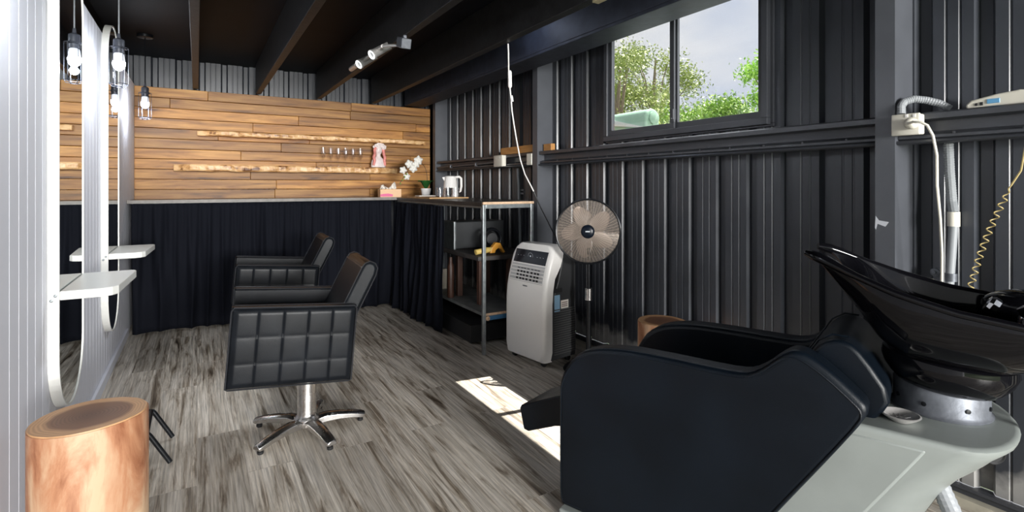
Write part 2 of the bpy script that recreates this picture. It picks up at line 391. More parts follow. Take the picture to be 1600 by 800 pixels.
# window
b = nb()
def frame(bm, y0, y1, z0, z1, wd, x0, x1):
    box(bm, x0, x1, y0, y1, z0, z0+wd); box(bm, x0, x1, y0, y1, z1-wd, z1)
    box(bm, x0, x1, y0, y0+wd, z0+wd, z1-wd); box(bm, x0, x1, y1-wd, y1, z0+wd, z1-wd)
wn = thing('window_1', 'x', 'x', (2.5, 2.2, WZ0)); del wn['label']; del wn['category']; wn['kind'] = 'structure'
def wpart(name, bm, m, **k):
    bmesh.ops.translate(bm, vec=(-2.5, -2.2, -WZ0), verts=bm.verts[:]); return obj(name, bm, m, wn, **k)
frame(b, WY0-.015, WY1+.01, WZ0-.02, WZ1, .035, 2.455, 2.53); frame(b, WY0-.03, WY1+.02, WZ0-.03, WZ1+.01, .018, 2.485, 2.50)
wpart('window_frame', b, M['girt'], bevel=.003)
b = nb(); frame(b, 2.197, WY1-.025, WZ0+.018, WZ1-.03, .034, 2.470, 2.485); wpart('fixed_sash', b, M['girt'], bevel=.002)
b = nb(); frame(b, WY0+.022, 2.225, WZ0+.018, WZ1-.03, .036, 2.492, 2.512); box(b, 2.462, 2.492, 2.198, 2.216, 1.60, 1.665); rbox(b, 2.455, 2.464, 2.203, 2.211, 1.60, 1.61, .002)
wpart('sliding_sash', b, M['girt'], bevel=.002)
b = nb(); box(b, 2.476, 2.479, 2.20, WY1-.04, WZ0+.035, WZ1-.045); wpart('window_pane', b, M['glass'])
b = nb(); box(b, 2.500, 2.503, WY0+.04, 2.21, WZ0+.035, WZ1-.045); wpart('window_pane', b, M['glass'])

# ------------------------------------------------------------------ bench, table, curtains
t = thing('corner_bench', 'dark topped bench running along timber wall above the black curtain', 'bench', (.8, 5.45, 0))
b = nb(); box(b, -.483-.8, 2.34-.8, -.298, .295, 1.052, 1.078); obj('bench_top', b, M['bench'], t, bevel=.002)
b = nb(); box(b, -.483-.8, 1.74-.8, -.306, -.3001, 1.056, 1.082); obj('edge_strip', b, M['bench_edge'], t)
for x in (-.45, .6, 1.6):
    for y in (-.2, .24): b = nb(); rbox(b, x-.8, x-.76, y, y+.04, 0, 1.0515, .002, 1); obj('leg', b, M['joist'], t)

t = thing('steel_shelving_table', 'steel-legged table with black top and open lower shelf beside the portable air conditioner', 'table', (1.94, 4.1, 0))
def L_(bm): bmesh.ops.translate(bm, vec=(-1.94, -4.1, 0), verts=bm.verts[:]); return bm
b = nb(); box(b, 1.735, 2.16, 3.285, 5.142, 1.05, 1.078); box(b, 2.1601, 2.36, 3.64, 5.142, 1.05, 1.078); obj('table_top', L_(b), M['bench'], t)
M['ply'] = mat('raw_plywood_edge', (.58, .40, .26), .6, var=.2, vscale=60)
b = nb(); box(b, 1.733, 2.162, 3.267, 3.2845, 1.066, 1.083); e = obj('plywood_edge', L_(b), M['ply'], t); e['label'] = 'raw plywood front edge'
b = nb(); box(b, 1.752, 2.13, 3.262, 3.2845, 1.036, 1.0655); box(b, 1.728, 1.75, 3.287, 5.1, 1.036, 1.0495); obj('top_rail', L_(b), M['galv'], t, bevel=.002)
for x, y, h in ((1.739, 3.270, 1.064), (2.143, 3.272, 1.064), (2.14, 4.9, 1.049), (1.739, 4.95, 1.03)):
    b = nb(); rbox(b, x-.0125, x+.0125, y-.0125, y+.0125, 0, h, .003, 2); obj('leg', L_(b), M['galv'], t)
M['shelfboard'] = mat('grey_shelf_board', (.12, .125, .12), .5, var=.3, vscale=10)
b = nb(); box(b, 1.753, 2.126, 3.287, 4.9, .262, .284); obj('shelf', L_(b), M['shelfboard'], t)
b = nb(); box(b, 1.754, 2.12, 3.276, 3.2865, .270, .287); o = obj('shelf_edge', L_(b), M['ply'], t); o['label'] = 'orange-brown raw shelf edge'
M['blue'] = mat('blue_strip', (.03, .12, .24), .5)
b = nb(); box(b, 1.754, 2.125, 3.266, 3.2865, .240, .2695); o = obj('shelf_rail', L_(b), M['blue'], t); o['label'] = 'blue painted shelf rail'
b = nb(); lathe(b, [(.016, 0), (.016, .012), (.007, .013), (.007, .004)], 14, M=Matrix.Translation((1.765, 3.266, .257)) @ Matrix.Rotation(R(90), 4, 'X')); obj('bolt', L_(b), M['ply'], t)
b = nb(); box(b, 1.75, 2.12, 3.5, 4.9, 0.02, .15); 
rehome(tag(obj('low_plinth', b, M['rubber'], bevel=.004), 'black low box on the floor under the shelf of steel table', 'box'), (1.93, 4.2, .0))

def curtain(path, zt, zb, label, amp=.034, seed=1, top=.30):
    random.seed(seed)
    P_ = [Vector((x, y)) for x, y in path]; b = nb(); cols = []
    L = sum((q-p).length for p, q in zip(P_, P_[1:])); n = int(L/.0075)
    acc = [0]
    for p, q in zip(P_, P_[1:]): acc.append(acc[-1]+(q-p).length)
    NZ = 22
    for i in range(n+1):
        s = L*i/n
        k = max(j for j in range(len(acc)-1) if acc[j] <= s+1e-9); u = (s-acc[k])/(acc[k+1]-acc[k])
        p = P_[k].lerp(P_[k+1], u); d = (P_[k+1]-P_[k]).normalized(); nrm = Vector((d.y, -d.x))
        col = []
        for j in range(NZ+1):
            v = j/NZ
            a = amp*(top+(1-top)*min(1, v*2.2))
            ph = s*52+2.6*noise.noise(Vector((s*3.1, v*.7, seed)))*2
            wv = math.sin(ph)*.5+noise.noise(Vector((s*11+seed*9, v*1.3, 3)))*1.5+.45*math.sin(s*131+v)*(1-v)**2
            o = a*wv+.01*v*noise.noise(Vector((s*4, v*3, 9)))
            z = zt+(zb+.012*noise.noise(Vector((s*2.5, 7, seed)))-zt)*v
            q = p+nrm*(o+.012+.03*v*v); q2 = q+d*(.012*math.cos(ph)*v)
            col.append(b.verts.new((q2.x, q2.y, z)))
        cols.append(col)
    for A, B in zip(cols, cols[1:]):
        for j in range(NZ): b.faces.new((A[j], B[j], B[j+1], A[j+1]))
    o = obj('curtain', b, M['curtain'], smooth=True)
    md = o.modifiers.new('thick', 'SOLIDIFY'); md.thickness = .002
    c = path[0]
    return rehome(tag(o, label, 'curtain'), (c[0], c[1], .01))
curtain([(-.45, 5.115), (1.662, 5.115)], 1.052, .022, 'wide black pleated curtain hanging from bench in front of timber wall', seed=1)
curtain([(1.70, 5.07), (1.700, 3.86)], 1.034, .018, 'short black curtain hanging from the side table toward the steel leg', seed=5)

# items under the table
b = nb(); rbox(b, 1.84, 2.35, 3.95, 4.25, .66, .93, .008); M['boxgrey'] = mat('dark_grey_case', (.02, .022, .024), .4)
tt = thing('storage_crate', 'dark grey storage case standing on small stool behind the yellow sprayer', 'case', (2.0, 4.0, .6235))
b.free(); b = nb(); rbox(b, -.15, .33, .0, .24, .0401, .27, .008); obj('case_body', b, M['boxgrey'], tt)
b = nb(); rbox(b, -.16, -.14, -.01, .25, .038, .275, .004); obj('case_end', b, M['galv'], tt)
M['darkwood'] = wood('reddish_dark_wood', ((.02, .008, .005), (.05, .02, .012), (.08, .035, .022)), 'Z', 9, 6, .5, False, (.3, .5, .7), .3)
M['greywood'] = mat('worn_stool_top', (.05, .043, .04), .6, var=.3, vscale=20)
tt = thing('small_stool', 'small dark wooden stool standing on the lower shelf of steel table', 'stool', (1.985, 3.72, .2845))
b = nb(); rbox(b, -.16, .35, -.20, .55, .34, .375, .005); obj('seat', b, M['greywood'], tt)
for x, y in ((-.12, -.16), (.14, -.16), (-.12, .22), (.14, .22)):
    b = nb(); rbox(b, x-.022, x+.022, y-.022, y+.022, .001, .339, .003); obj('leg', b, M['darkwood'], tt)
M['yellow'] = mat('yellow_nozzle', (.62, .45, .13), .35, var=.2, vscale=30); M['orange'] = mat('orange_plastic', (.60, .27, .03), .4)
tt = thing('paint_sprayer', 'yellow and orange hand tool lying on the stool under the table', 'tool', (1.93, 3.60, .66))
b = nb(); lathe(b, [(.010, 0), (.021, .002), (.021, .06), (.024, .065), (.024, .09), (.020, .12), (.018, .16)], 16, M=Matrix.Translation((-.09, 0, .024)) @ Matrix.Rotation(R(84), 4, 'Y')); obj('barrel', b, M['yellow'], tt, smooth=True)
b = nb(); prism(b, [(.03, .01), (.05, .055), (.085, .092), (.125, .085), (.145, .05), (.17, .012), (.15, .006), (.13, .035), (.105, .045), (.085, .035), (.075, .01)], -.02, .02, lambda a, z, d: (a, d, z)); obj('body', b, M['orange'], tt, bevel=.004)
tt = thing('cable_reel', 'round black cable reel leaning behind the yellow tool', 'reel', (2.08, 3.78, .66))
b = nb(); ring = [(.085*math.cos(2*PI*k/32), 0, .10+.085*math.sin(2*PI*k/32)) for k in range(32)]
for dx in (-.018, 0, .018): tube(b, [(x*(1 if dx == 0 else .93), y+dx, .10+(z-.10)*(1 if dx == 0 else .93)) for x, y, z in ring], .010, 8, closed=True)
obj('coiled_cable', b, M['blackmetal'], tt, smooth=True)
b = nb(); lathe(b, [(.012, -.02), (.05, -.019), (.05, .019), (.012, .02)], 20, M=Matrix.Translation((0, 0, .10)) @ Matrix.Rotation(R(90), 4, 'X')); obj('hub', b, M['grey_plastic'], tt)
def post(x, y, h, r, label):
    b = nb(); lathe(b, [(r*.9, 0), (r, .01), (r*.96, h*.3), (r*1.02, h*.5), (r*.95, h*.78), (r*.55, h*.86), (r*.5, h)], 14)
    o = obj('dark_wood_offcut', b, M['darkwood'], smooth=True, loc=(x, y, .2845)); return tag(o, label, 'timber')
post(1.777, 3.92, .33, .028, 'thick reddish-brown turned post on the lower shelf nearest curtain')
post(2.10, 3.45, .22, .012, 'slim dark brown turned stick on the lower shelf, closest to the steel leg')
post(2.13, 3.38, .21, .014, 'slim dark brown turned stick partly behind the air conditioner')
M['card'] = mat('tan_card', (.40, .28, .2), .6)
b = nb(); rbox(b, 1.76, 1.90, 4.27, 4.37, .2845, .46, .002); M['paper'] = mat('pale_card', (.38, .34, .28), .7)
rehome(tag(obj('cardboard_box', b, M['paper']), 'pale box on lower shelf just beside the curtain', 'box'), (1.83, 4.32, .2845))

# ------------------------------------------------------------------ things on the bench
t = thing('tissue_box', 'peach tissue box with a pink stripe and white tissue on bench', 'tissue box', (1.73, 5.36, 1.0785), R(-4))
M['peach'] = mat('peach_card', (.80, .50, .28), .5); M['pink'] = mat('pink_card', (.75, .12, .28), .5)
b = nb(); rbox(b, -.11, .11, -.058, .058, 0, .085, .002); obj('carton', b, M['peach'], t)
b = nb(); box(b, -.1101, .02, -.0586, -.0583, .008, .03); prism(b, [(-.11, .03), (.02, .03), (-.03, .04), (-.08, .036)], -.0586, -.0583, lambda a, z, d: (a, d, z)); o = obj('pink_stripe', b, M['pink'], t)
M['tissue'] = mat('white_tissue', (.8, .76, .70), .8)
b = nb()
for sx, h, ang in ((-.055, .045, .3), (.02, .075, -.5)):
    n0 = []
    for i in range(7):
        for j in range(6):
            u = i/6-.5; v = j/5
            n0.append(b.verts.new((sx+u*.09*(1-.55*v)+ang*.06*-v, .02*math.sin(u*9+v*3)*(1-.3*v), .086+h*v*(1-abs(u)*.7)+.006*math.sin(u*14))))
    for i in range(6):
        for j in range(5): b.faces.new((n0[i*6+j], n0[i*6+j+1], n0[(i+1)*6+j+1], n0[(i+1)*6+j]))
obj('tissue', b, M['tissue'], t, smooth=True)

t = thing('potted_orchid', 'white orchid arching from a small white pot at end of timber wall', 'plant', (2.08, 5.22, 1.0785))
b = nb(); lathe(b, [(.037, 0), (.040, .003), (.053, .085), (.053, .092), (.048, .092), (.045, .078), (.0, .076)], 24); obj('pot', b, M['white_plastic'], t, smooth=True)
M['leafdark'] = mat('orchid_leaf', (.02, .10, .02), .35, var=.3, vscale=20); M['stem'] = mat('orchid_stem', (.07, .04, .02), .5)
for k in range(7):
    b = nb(); a = k*2*PI/7+.3; n0 = []
    for i in range(7):
        u = i/6; w_ = .028*math.sin(PI*min(1, u*.92+.08)); r = .01+.075*u; z = .085+.085*math.sin(u*2.0)
        for s_ in (-1, 0, 1): n0.append(b.verts.new((r*math.cos(a)-s_*w_*math.sin(a), r*math.sin(a)+s_*w_*math.cos(a), z+abs(s_)*.008)))
    for i in range(6):
        for s_ in range(2): q = i*3+s_; b.faces.new((n0[q], n0[q+1], n0[q+4], n0[q+3]))
    o = obj('leaf', b, M['leafdark'], t, smooth=True); o.modifiers.new('t', 'SOLIDIFY').thickness = .002
def bez(p0, p1, p2, p3, n):
    return [Vector(p0)*(1-u)**3+Vector(p1)*3*u*(1-u)**2+Vector(p2)*3*u*u*(1-u)+Vector(p3)*u**3 for u in [i/n for i in range(n+1)]]
sp = bez((.005, 0, .08), (.05, 0, .38), (-.10, -.03, .48), (-.30, -.05, .15), 26)
b = nb(); tube(b, sp, .0028, 6); obj('stem', b, M['stem'], t, smooth=True)
M['petal'] = mat('white_petal', (.82, .80, .74), .6); M['lip'] = mat('green_bud', (.2, .28, .06), .5)
for q, (bx, bz) in enumerate(((-.10, .385), (-.20, .345), (-.155, .30), (-.265, .28), (-.225, .215), (-.125, .345))):
    c = Vector((bx, -.05, bz)); sc_ = (.044, .040, .040, .036, .034, .038)[q]; b = nb()
    for k in range(5):
        a = k*2*PI/5+PI/2+q*.3; n0 = []
        for i in range(6):
            u = i/5; w_ = sc_*.55*math.sin(PI*min(1, u*.9+.08)); r = sc_*1.2*u
            for s_ in (-1, 0, 1): n0.append(b.verts.new((c.x+r*math.cos(a)-s_*w_*math.sin(a), c.y-.006*math.cos(u*3)+.004*abs(s_), c.z+r*math.sin(a)+s_*w_*math.cos(a))))
        for i in range(5):
            for s_ in range(2): e = i*3+s_; b.faces.new((n0[e], n0[e+1], n0[e+4], n0[e+3]))
    o = obj('blossom', b, M['petal'], t, smooth=True); o.modifiers.new('t', 'SOLIDIFY').thickness = .0015
b = nb()
for idx in (23, 24, 25, 26):
    c = sp[idx]; lathe(b, [(.002, -.012), (.009, -.004), (.008, .004), (.002, .011)], 8, o=(c.x, c.y-.008, c.z-.008))
obj('bud', b, M['lip'], t, smooth=True)

# timber tray, kettle, tumblers
b = nb(); rbox(b, -.20, .20, -.26, .34, 0, .012, .003); 
M['tray'] = wood('pale_board', ((.30, .15, .06), (.55, .33, .15), (.68, .45, .24)), 'X', 8, 5, .5, False)
tag(obj('serving_board', b, M['tray'], loc=(2.02, 4.74, 1.0785)), 'thin pale timber board under the kettle and tumblers', 'board')
b = nb(); rbox(b, -.09, .09, -.06, .06, 0, .010, .003); tag(obj('folded_napkin', b, M['tissue'], loc=(1.98, 4.98, 1.091)), 'white folded cloth on the board beside the orchid pot', 'cloth')
t = thing('electric_kettle', 'white electric kettle with handle on the right, behind the glasses', 'kettle', (2.12, 4.68, 1.091), R(-25))
b = nb(); lathe(b, [(.072, 0), (.076, .004), (.077, .025), (.074, .03), (.058, .185), (.054, .198), (.04, .204), (.0, .206)], 32); obj('jug', b, M['white_plastic'], t, smooth=True)
b = nb(); tube(b, [(.05, 0, .192), (.085, 0, .195), (.104, 0, .18), (.106, 0, .10), (.098, 0, .055), (.085, 0, .045)], [.012, .013, .013, .012, .010, .007], 10); obj('handle', b, M['white_plastic'], t, smooth=True)
b = nb(); prism(b, [(-.05, .195), (-.083, .19), (-.06, .15)], -.015, .015, lambda a, z, d: (a, d, z)); obj('spout', b, M['white_plastic'], t, bevel=.004)
b = nb(); box(b, -.0785, -.0745, -.02, .02, .03, .15); b.free()
b = nb(); lathe(b, [(.028, 0), (.034, .002), (.037, .088), (.0355, .088), (.0325, .008), (0, .008)], 20)
tum = tag(obj('tumbler', b, M['drink'], smooth=True, loc=(1.94, 4.50, 1.091)), 'clear tumbler on the serving board in front of the kettle', 'glass', 'clear tumblers in front of the kettle')
tum['label'] = 'leftmost clear tumbler on the serving board, nearest the orchid'
for x, y, lb in ((2.02, 4.50, 'middle clear tumbler of front three on the serving board'), (2.10, 4.51, 'rightmost clear tumbler on the serving board, under the kettle handle'), (2.06, 4.585, 'rear clear tumbler between the front three and the kettle')):
    c = tum.copy(); C.objects.link(c); c['label'] = lb; c.location = (x, y, 1.091)

# shelves
def slab(x0, x1, z0, z1, label, seed, depth=.18):
    b = nb(); N = 150; rows = []
    for i in range(N+1):
        u = i/N; x = x0+(x1-x0)*u
        d = depth*(1+.10*noise.noise(Vector((u*5, seed, 0))))+.008*noise.noise(Vector((u*40, seed, 3)))
        d *= min(1, .45+u*9)*min(1, .25+(1-u)*6)
        zt = z1+.004*noise.noise(Vector((u*14, seed, 7))); zb = z0+.006*noise.noise(Vector((u*18, seed, 11)))
        yf = 5.749-d; e = .006*noise.noise(Vector((u*60, seed, 5)))
        rows.append([b.verts.new(p) for p in ((x, 5.749, zt), (x, yf+.006, zt), (x, yf-.002+e, zt-.2*(zt-zb)), (x, yf-.003-e, zb+.2*(zt-zb)), (x, yf+.004, zb), (x, 5.749, zb))])
    for A, B in zip(rows, rows[1:]):
        for j in range(6): b.faces.new((A[j], A[(j+1) % 6], B[(j+1) % 6], B[j]))
    b.faces.new(rows[0]); b.faces.new(rows[-1][::-1])
    return rehome(tag(obj('live_edge_shelf', b, M['slab'], smooth=False), label, 'shelf'), ((x0+x1)/2, 5.749, z0))
slab(.0, 2.27, 1.668, 1.712, 'empty upper live-edge timber shelf on wooden wall', 2, .15)
slab(-.185, 1.93, 1.334, 1.395, 'lower live-edge timber shelf holding champagne glasses and pink bust', 5, .18)
b = nb(); lathe(b, [(.027, 0), (.027, .003), (.006, .006), (.0035, .012), (.0035, .065), (.009, .075), (.021, .10), (.0245, .135), (.022, .20), (.0205, .20), (.0225, .135), (.019, .103), (.0, .085)], 20)
fl = tag(obj('champagne_flute', b, M['drink'], smooth=True, loc=(1.12, 5.655, 1.399)), 'clear stemmed glass in row of six on the lower shelf', 'glass', 'row of six stemmed glasses on the lower shelf')
fl['label'] = 'leftmost of the six stemmed glasses on the lower shelf'
for k in range(1, 6):
    c = fl.copy(); C.objects.link(c); c['label'] = ('', 'second from left of the six stemmed glasses on shelf', 'third from left of the six stemmed glasses on shelf', 'fourth from left of the six stemmed glasses on shelf', 'fifth stemmed glass from left, one short of the end of the row', 'stemmed glass at right end of row, nearest the pink and white bust')[k]; c.location = (1.12+.077*k, 5.655, 1.399)
# bust with flowers
t = thing('bust_ornament', 'white and pink bust of woman with flowers in hair on shelf', 'ornament', (1.70, 5.66, 1.4005), R(6))
M['bust'] = mat('white_resin', (.80, .70, .68), .5, var=.08, vscale=30); M['bustpink'] = mat('pink_resin', (.72, .25, .22), .5, var=.3, vscale=30)
b = nb()
def blob(bm, c, r, sub=2):
    q = bmesh.ops.create_icosphere(bm, subdivisions=sub, radius=1)['verts']
    bmesh.ops.transform(bm, matrix=Matrix.Translation(c) @ Matrix.Diagonal((*r, 1)), verts=q)
prof_ = [(.080, .045, 0), (.082, .047, .01), (.078, .045, .05), (.070, .04, .08), (.040, .032, .105), (.026, .026, .12), (.024, .024, .14), (.034, .036, .155), (.042, .046, .18), (.042, .046, .205), (.030, .036, .23), (.01, .01, .24)]
rr = [[b.verts.new((a*math.cos(2*PI*k/24), c*math.sin(2*PI*k/24), z)) for k in range(24)] for a, c, z in prof_]
for A, B in zip(rr, rr[1:]):
    for k in range(24): b.faces.new((A[k], A[(k+1) % 24], B[(k+1) % 24], B[k]))
b.faces.new(rr[0]); b.faces.new(rr[-1])
blob(b, (-.004, -.047, .180), (.006, .010, .012)); blob(b, (-.004, -.045, .163), (.012, .005, .004))
blob(b, (-.022, -.040, .192), (.009, .006, .004)); blob(b, (.014, -.042, .192), (.009, .006, .004))
obj('figure', b, M['bust'], t, smooth=True)
b = nb()
for s_ in (-1, 1):
    tube(b, [(s_*.03, -.02, .215), (s_*.052, -.022, .19), (s_*.050, -.03, .15), (s_*.064, -.03, .11), (s_*.056, -.036, .07), (s_*.068, -.034, .02)], [.012, .016, .015, .017, .015, .012], 10)
obj('hair', b, M['bustpink'], t, smooth=True)
b = nb()
for k, (x, y, z, r) in enumerate(((-.035, -.03, .235, .020), (-.005, -.035, .248, .026), (.03, -.03, .24, .022), (.058, -.02, .222, .024), (-.055, -.015, .222, .014), (.045, -.035, .21, .016))):
    for j in range(5):
        a = j*2*PI/5+k; blob(b, (x+.6*r*math.cos(a), y-.004, z+.6*r*math.sin(a)), (r*.62, r*.35, r*.62), 1)
    blob(b, (x, y-.01, z), (r*.4, r*.4, r*.4), 1)
obj('flower_crown', b, M['bust'], t, smooth=True)

# ------------------------------------------------------------------ mirrors with shelves
def stadium(cy, z0, z1, r, n=24):
    pts = []
    for i in range(n+1): a = PI*i/n; pts.append((cy+r*math.cos(a), z1-r+r*math.sin(a)))
    for i in range(n+1): a = PI+PI*i/n; pts.append((cy+r*math.cos(a), z0+r+r*math.sin(a)))
    return pts
def mirror(cy, label):
    t = thing('arched_mirror', label, 'mirror', (-.484, cy, .29)); n = 28
    o_ = stadium(0, 0, 1.91, .255, n); i_ = stadium(0, .008, 1.902, .247, n); N = len(o_)
    b = nb(); v = [[b.verts.new((x, a, z)) for a, z in q] for x, q in ((0, o_), (.035, o_), (.035, i_), (0, i_))]
    for k in range(4):
        A, B = v[k], v[(k+1) % 4]
        for j in range(N): b.faces.new((A[j], A[(j+1) % N], B[(j+1) % N], B[j]))
    obj('mirror_frame', b, M['white'], t)
    b = nb(); prism(b, i_, .026, .0315, lambda a, z, d: (d, a, z)); obj('mirror_glass', b, M['mirror'], t)
    b = nb(); q = [(.0352, .243), (.0352, -.252), (.165, -.252), (.195, -.235), (.212, -.205), (.235, .215), (.228, .238), (.21, .243)]
    prism(b, q, .473, .507, lambda a, c, z: (a, c, z)); sh = obj('shelf', b, M['white'], t, bevel=.003)
    b = nb()
    for x, z in ((.012, .474), (.024, .492)): lathe(b, [(.006, 0), (.006, .003), (.003, .004)], 10, M=Matrix.Translation((x, -.2552, z)) @ Matrix.Rotation(R(90), 4, 'X'))
    obj('screw', b, M['galv'], t)
    return t
mirror(2.839, 'nearer white framed arched mirror with shelf on the white wall')
mirror(4.112, 'farther white framed arched mirror with shelf, nearest the black curtain')

# pendants
def pendant(x, y, label):
    t = thing('pendant_lamp', label, 'lamp', (x, y, 2.399), 0, 'caged pendant lamps')
    b = nb(); lathe(b, [(.05, -.022), (.055, -.02), (.055, 0)], 24); obj('ceiling_rose', b, M['blackmetal'], t, smooth=True)
    b = nb(); tube(b, [(0, 0, -.021), (0, 0, -.396)], .0035, 8); obj('cord', b, M['conduit' if y < 4 else 'blackmetal'], t)
    b = nb(); lathe(b, [(.006, -.385), (.009, -.41), (.024, -.418), (.026, -.425), (.026, -.455), (.031, -.457), (.031, -.465), (.025, -.468), (.025, -.49)], 24); obj('socket', b, M['cage'], t, smooth=True)
    b = nb(); r = .042
    for k in range(6):
        a = 2*PI*k/6; c, s = math.cos(a), math.sin(a)
        tube(b, [(.026*c, .026*s, -.455), (r*c, r*s, -.462), (r*c, r*s, -.655), (.034*c, .034*s, -.668), (.018*c, .018*s, -.671)], .0016, 6)
    for rr_, zz in ((r, -.462), (r, -.655), (.018, -.671)):
        tube(b, [(rr_*math.cos(2*PI*k/24), rr_*math.sin(2*PI*k/24), zz) for k in range(24)], .0016, 6, closed=True)
    obj('cage', b, M['cage'], t, smooth=True)
    b = nb(); lathe(b, [(.014, -.488), (.023, -.495), (.027, -.525), (.028, -.535)], 20); cl = obj('bulb_base', b, M['ceramic'], t, smooth=True)
    b = nb(); lathe(b, [(.028, -.535), (.0295, -.548), (.026, -.567), (.015, -.580), (.003, -.584)], 20); obj('bulb', b, M['bulb'], t, smooth=True)
    l = lamp('pendant_light', 'POINT', (0, 0, -.605), 5.5, (.86, .92, 1.0), .02); l.parent = t
    return t
pendant(-.36, 1.90, 'caged pendant lamp cut off by the top edge of picture')
pendant(-.36, 3.48, 'lit caged pendant lamp in front of farther mirror')
pendant(-.357, 5.07, 'lit caged pendant lamp in front of the timber wall')

# spotlight bar
t = thing('spotlight_bar', 'chrome ceiling bar with two lit spotlights under the joist', 'lamp', (1.045, 3.55, 2.11))
Mm = Matrix.Translation((.028, -.50, -.045)) @ Matrix.Rotation(R(18), 4, 'X')
b = nb(); rbox(b, -.03, .03, -.05, .05, -.03, .03, .004, 2, M=Mm); rbox(b, .02, .04, -.52, -.48, -.02, -.0005, .002, 1); obj('mount', b, M['zinc'], t)
b = nb(); tube(b, [(.02, -.46, -.05), (-.02, -.36, -.035), (-.045, -.30, -.03)], .009, 10); tube(b, [(-.045, -.31, -.03), (-.045, .30, -.028)], .010, 10); tube(b, [(-.045, .30, -.028), (-.045, .47, -.026)], .019, 14); obj('bar', b, M['satin'], t, smooth=True)
for y in (-.17, .14):
    d = Vector((-.73, -.22, -.5)).normalized(); q = d.to_track_quat('Z', 'Y').to_matrix().to_4x4()
    Mh = Matrix.Translation((-.05, y-.03, -.045)) @ q
    b = nb(); lathe(b, [(.014, -.12), (.026, -.115), (.029, .025), (.033, .03), (.033, .045), (.024, .046), (.023, .040), (.0, .038)], 24, M=Mh, caps=False); h = obj('spot_head', b, M['satin'], t, smooth=True)
    b = nb(); lathe(b, [(.020, .0465), (.028, .0468), (.029, .045)], 24, M=Mh, caps=False); obj('lens', b, M['led'], h, smooth=True)
    p = Mh @ Vector((0, 0, .07)); l = lamp('spotlight_beam', 'SPOT', p, 24, (.92, .96, 1), .025, aim=d, spot=90); l.parent = t
# work lamp tucked behind the fourth joist
t = thing('work_lamp', 'small lamp hidden behind joist, lighting the wide beam', 'lamp', (1.80, 3.0, 2.30))
b = nb(); rbox(b, -.03, .03, -.12, .12, .06, .098, .005); obj('housing', b, M['blackmetal'], t)
b = nb(); rbox(b, -.025, .025, -.10, .10, .045, .0595, .004); obj('tube', b, M['led'], t)
l = lamp('work_lamp_light', 'POINT', (.02, 0, .02), 2.2, (.65, .75, 1.0), .05); l.parent = t

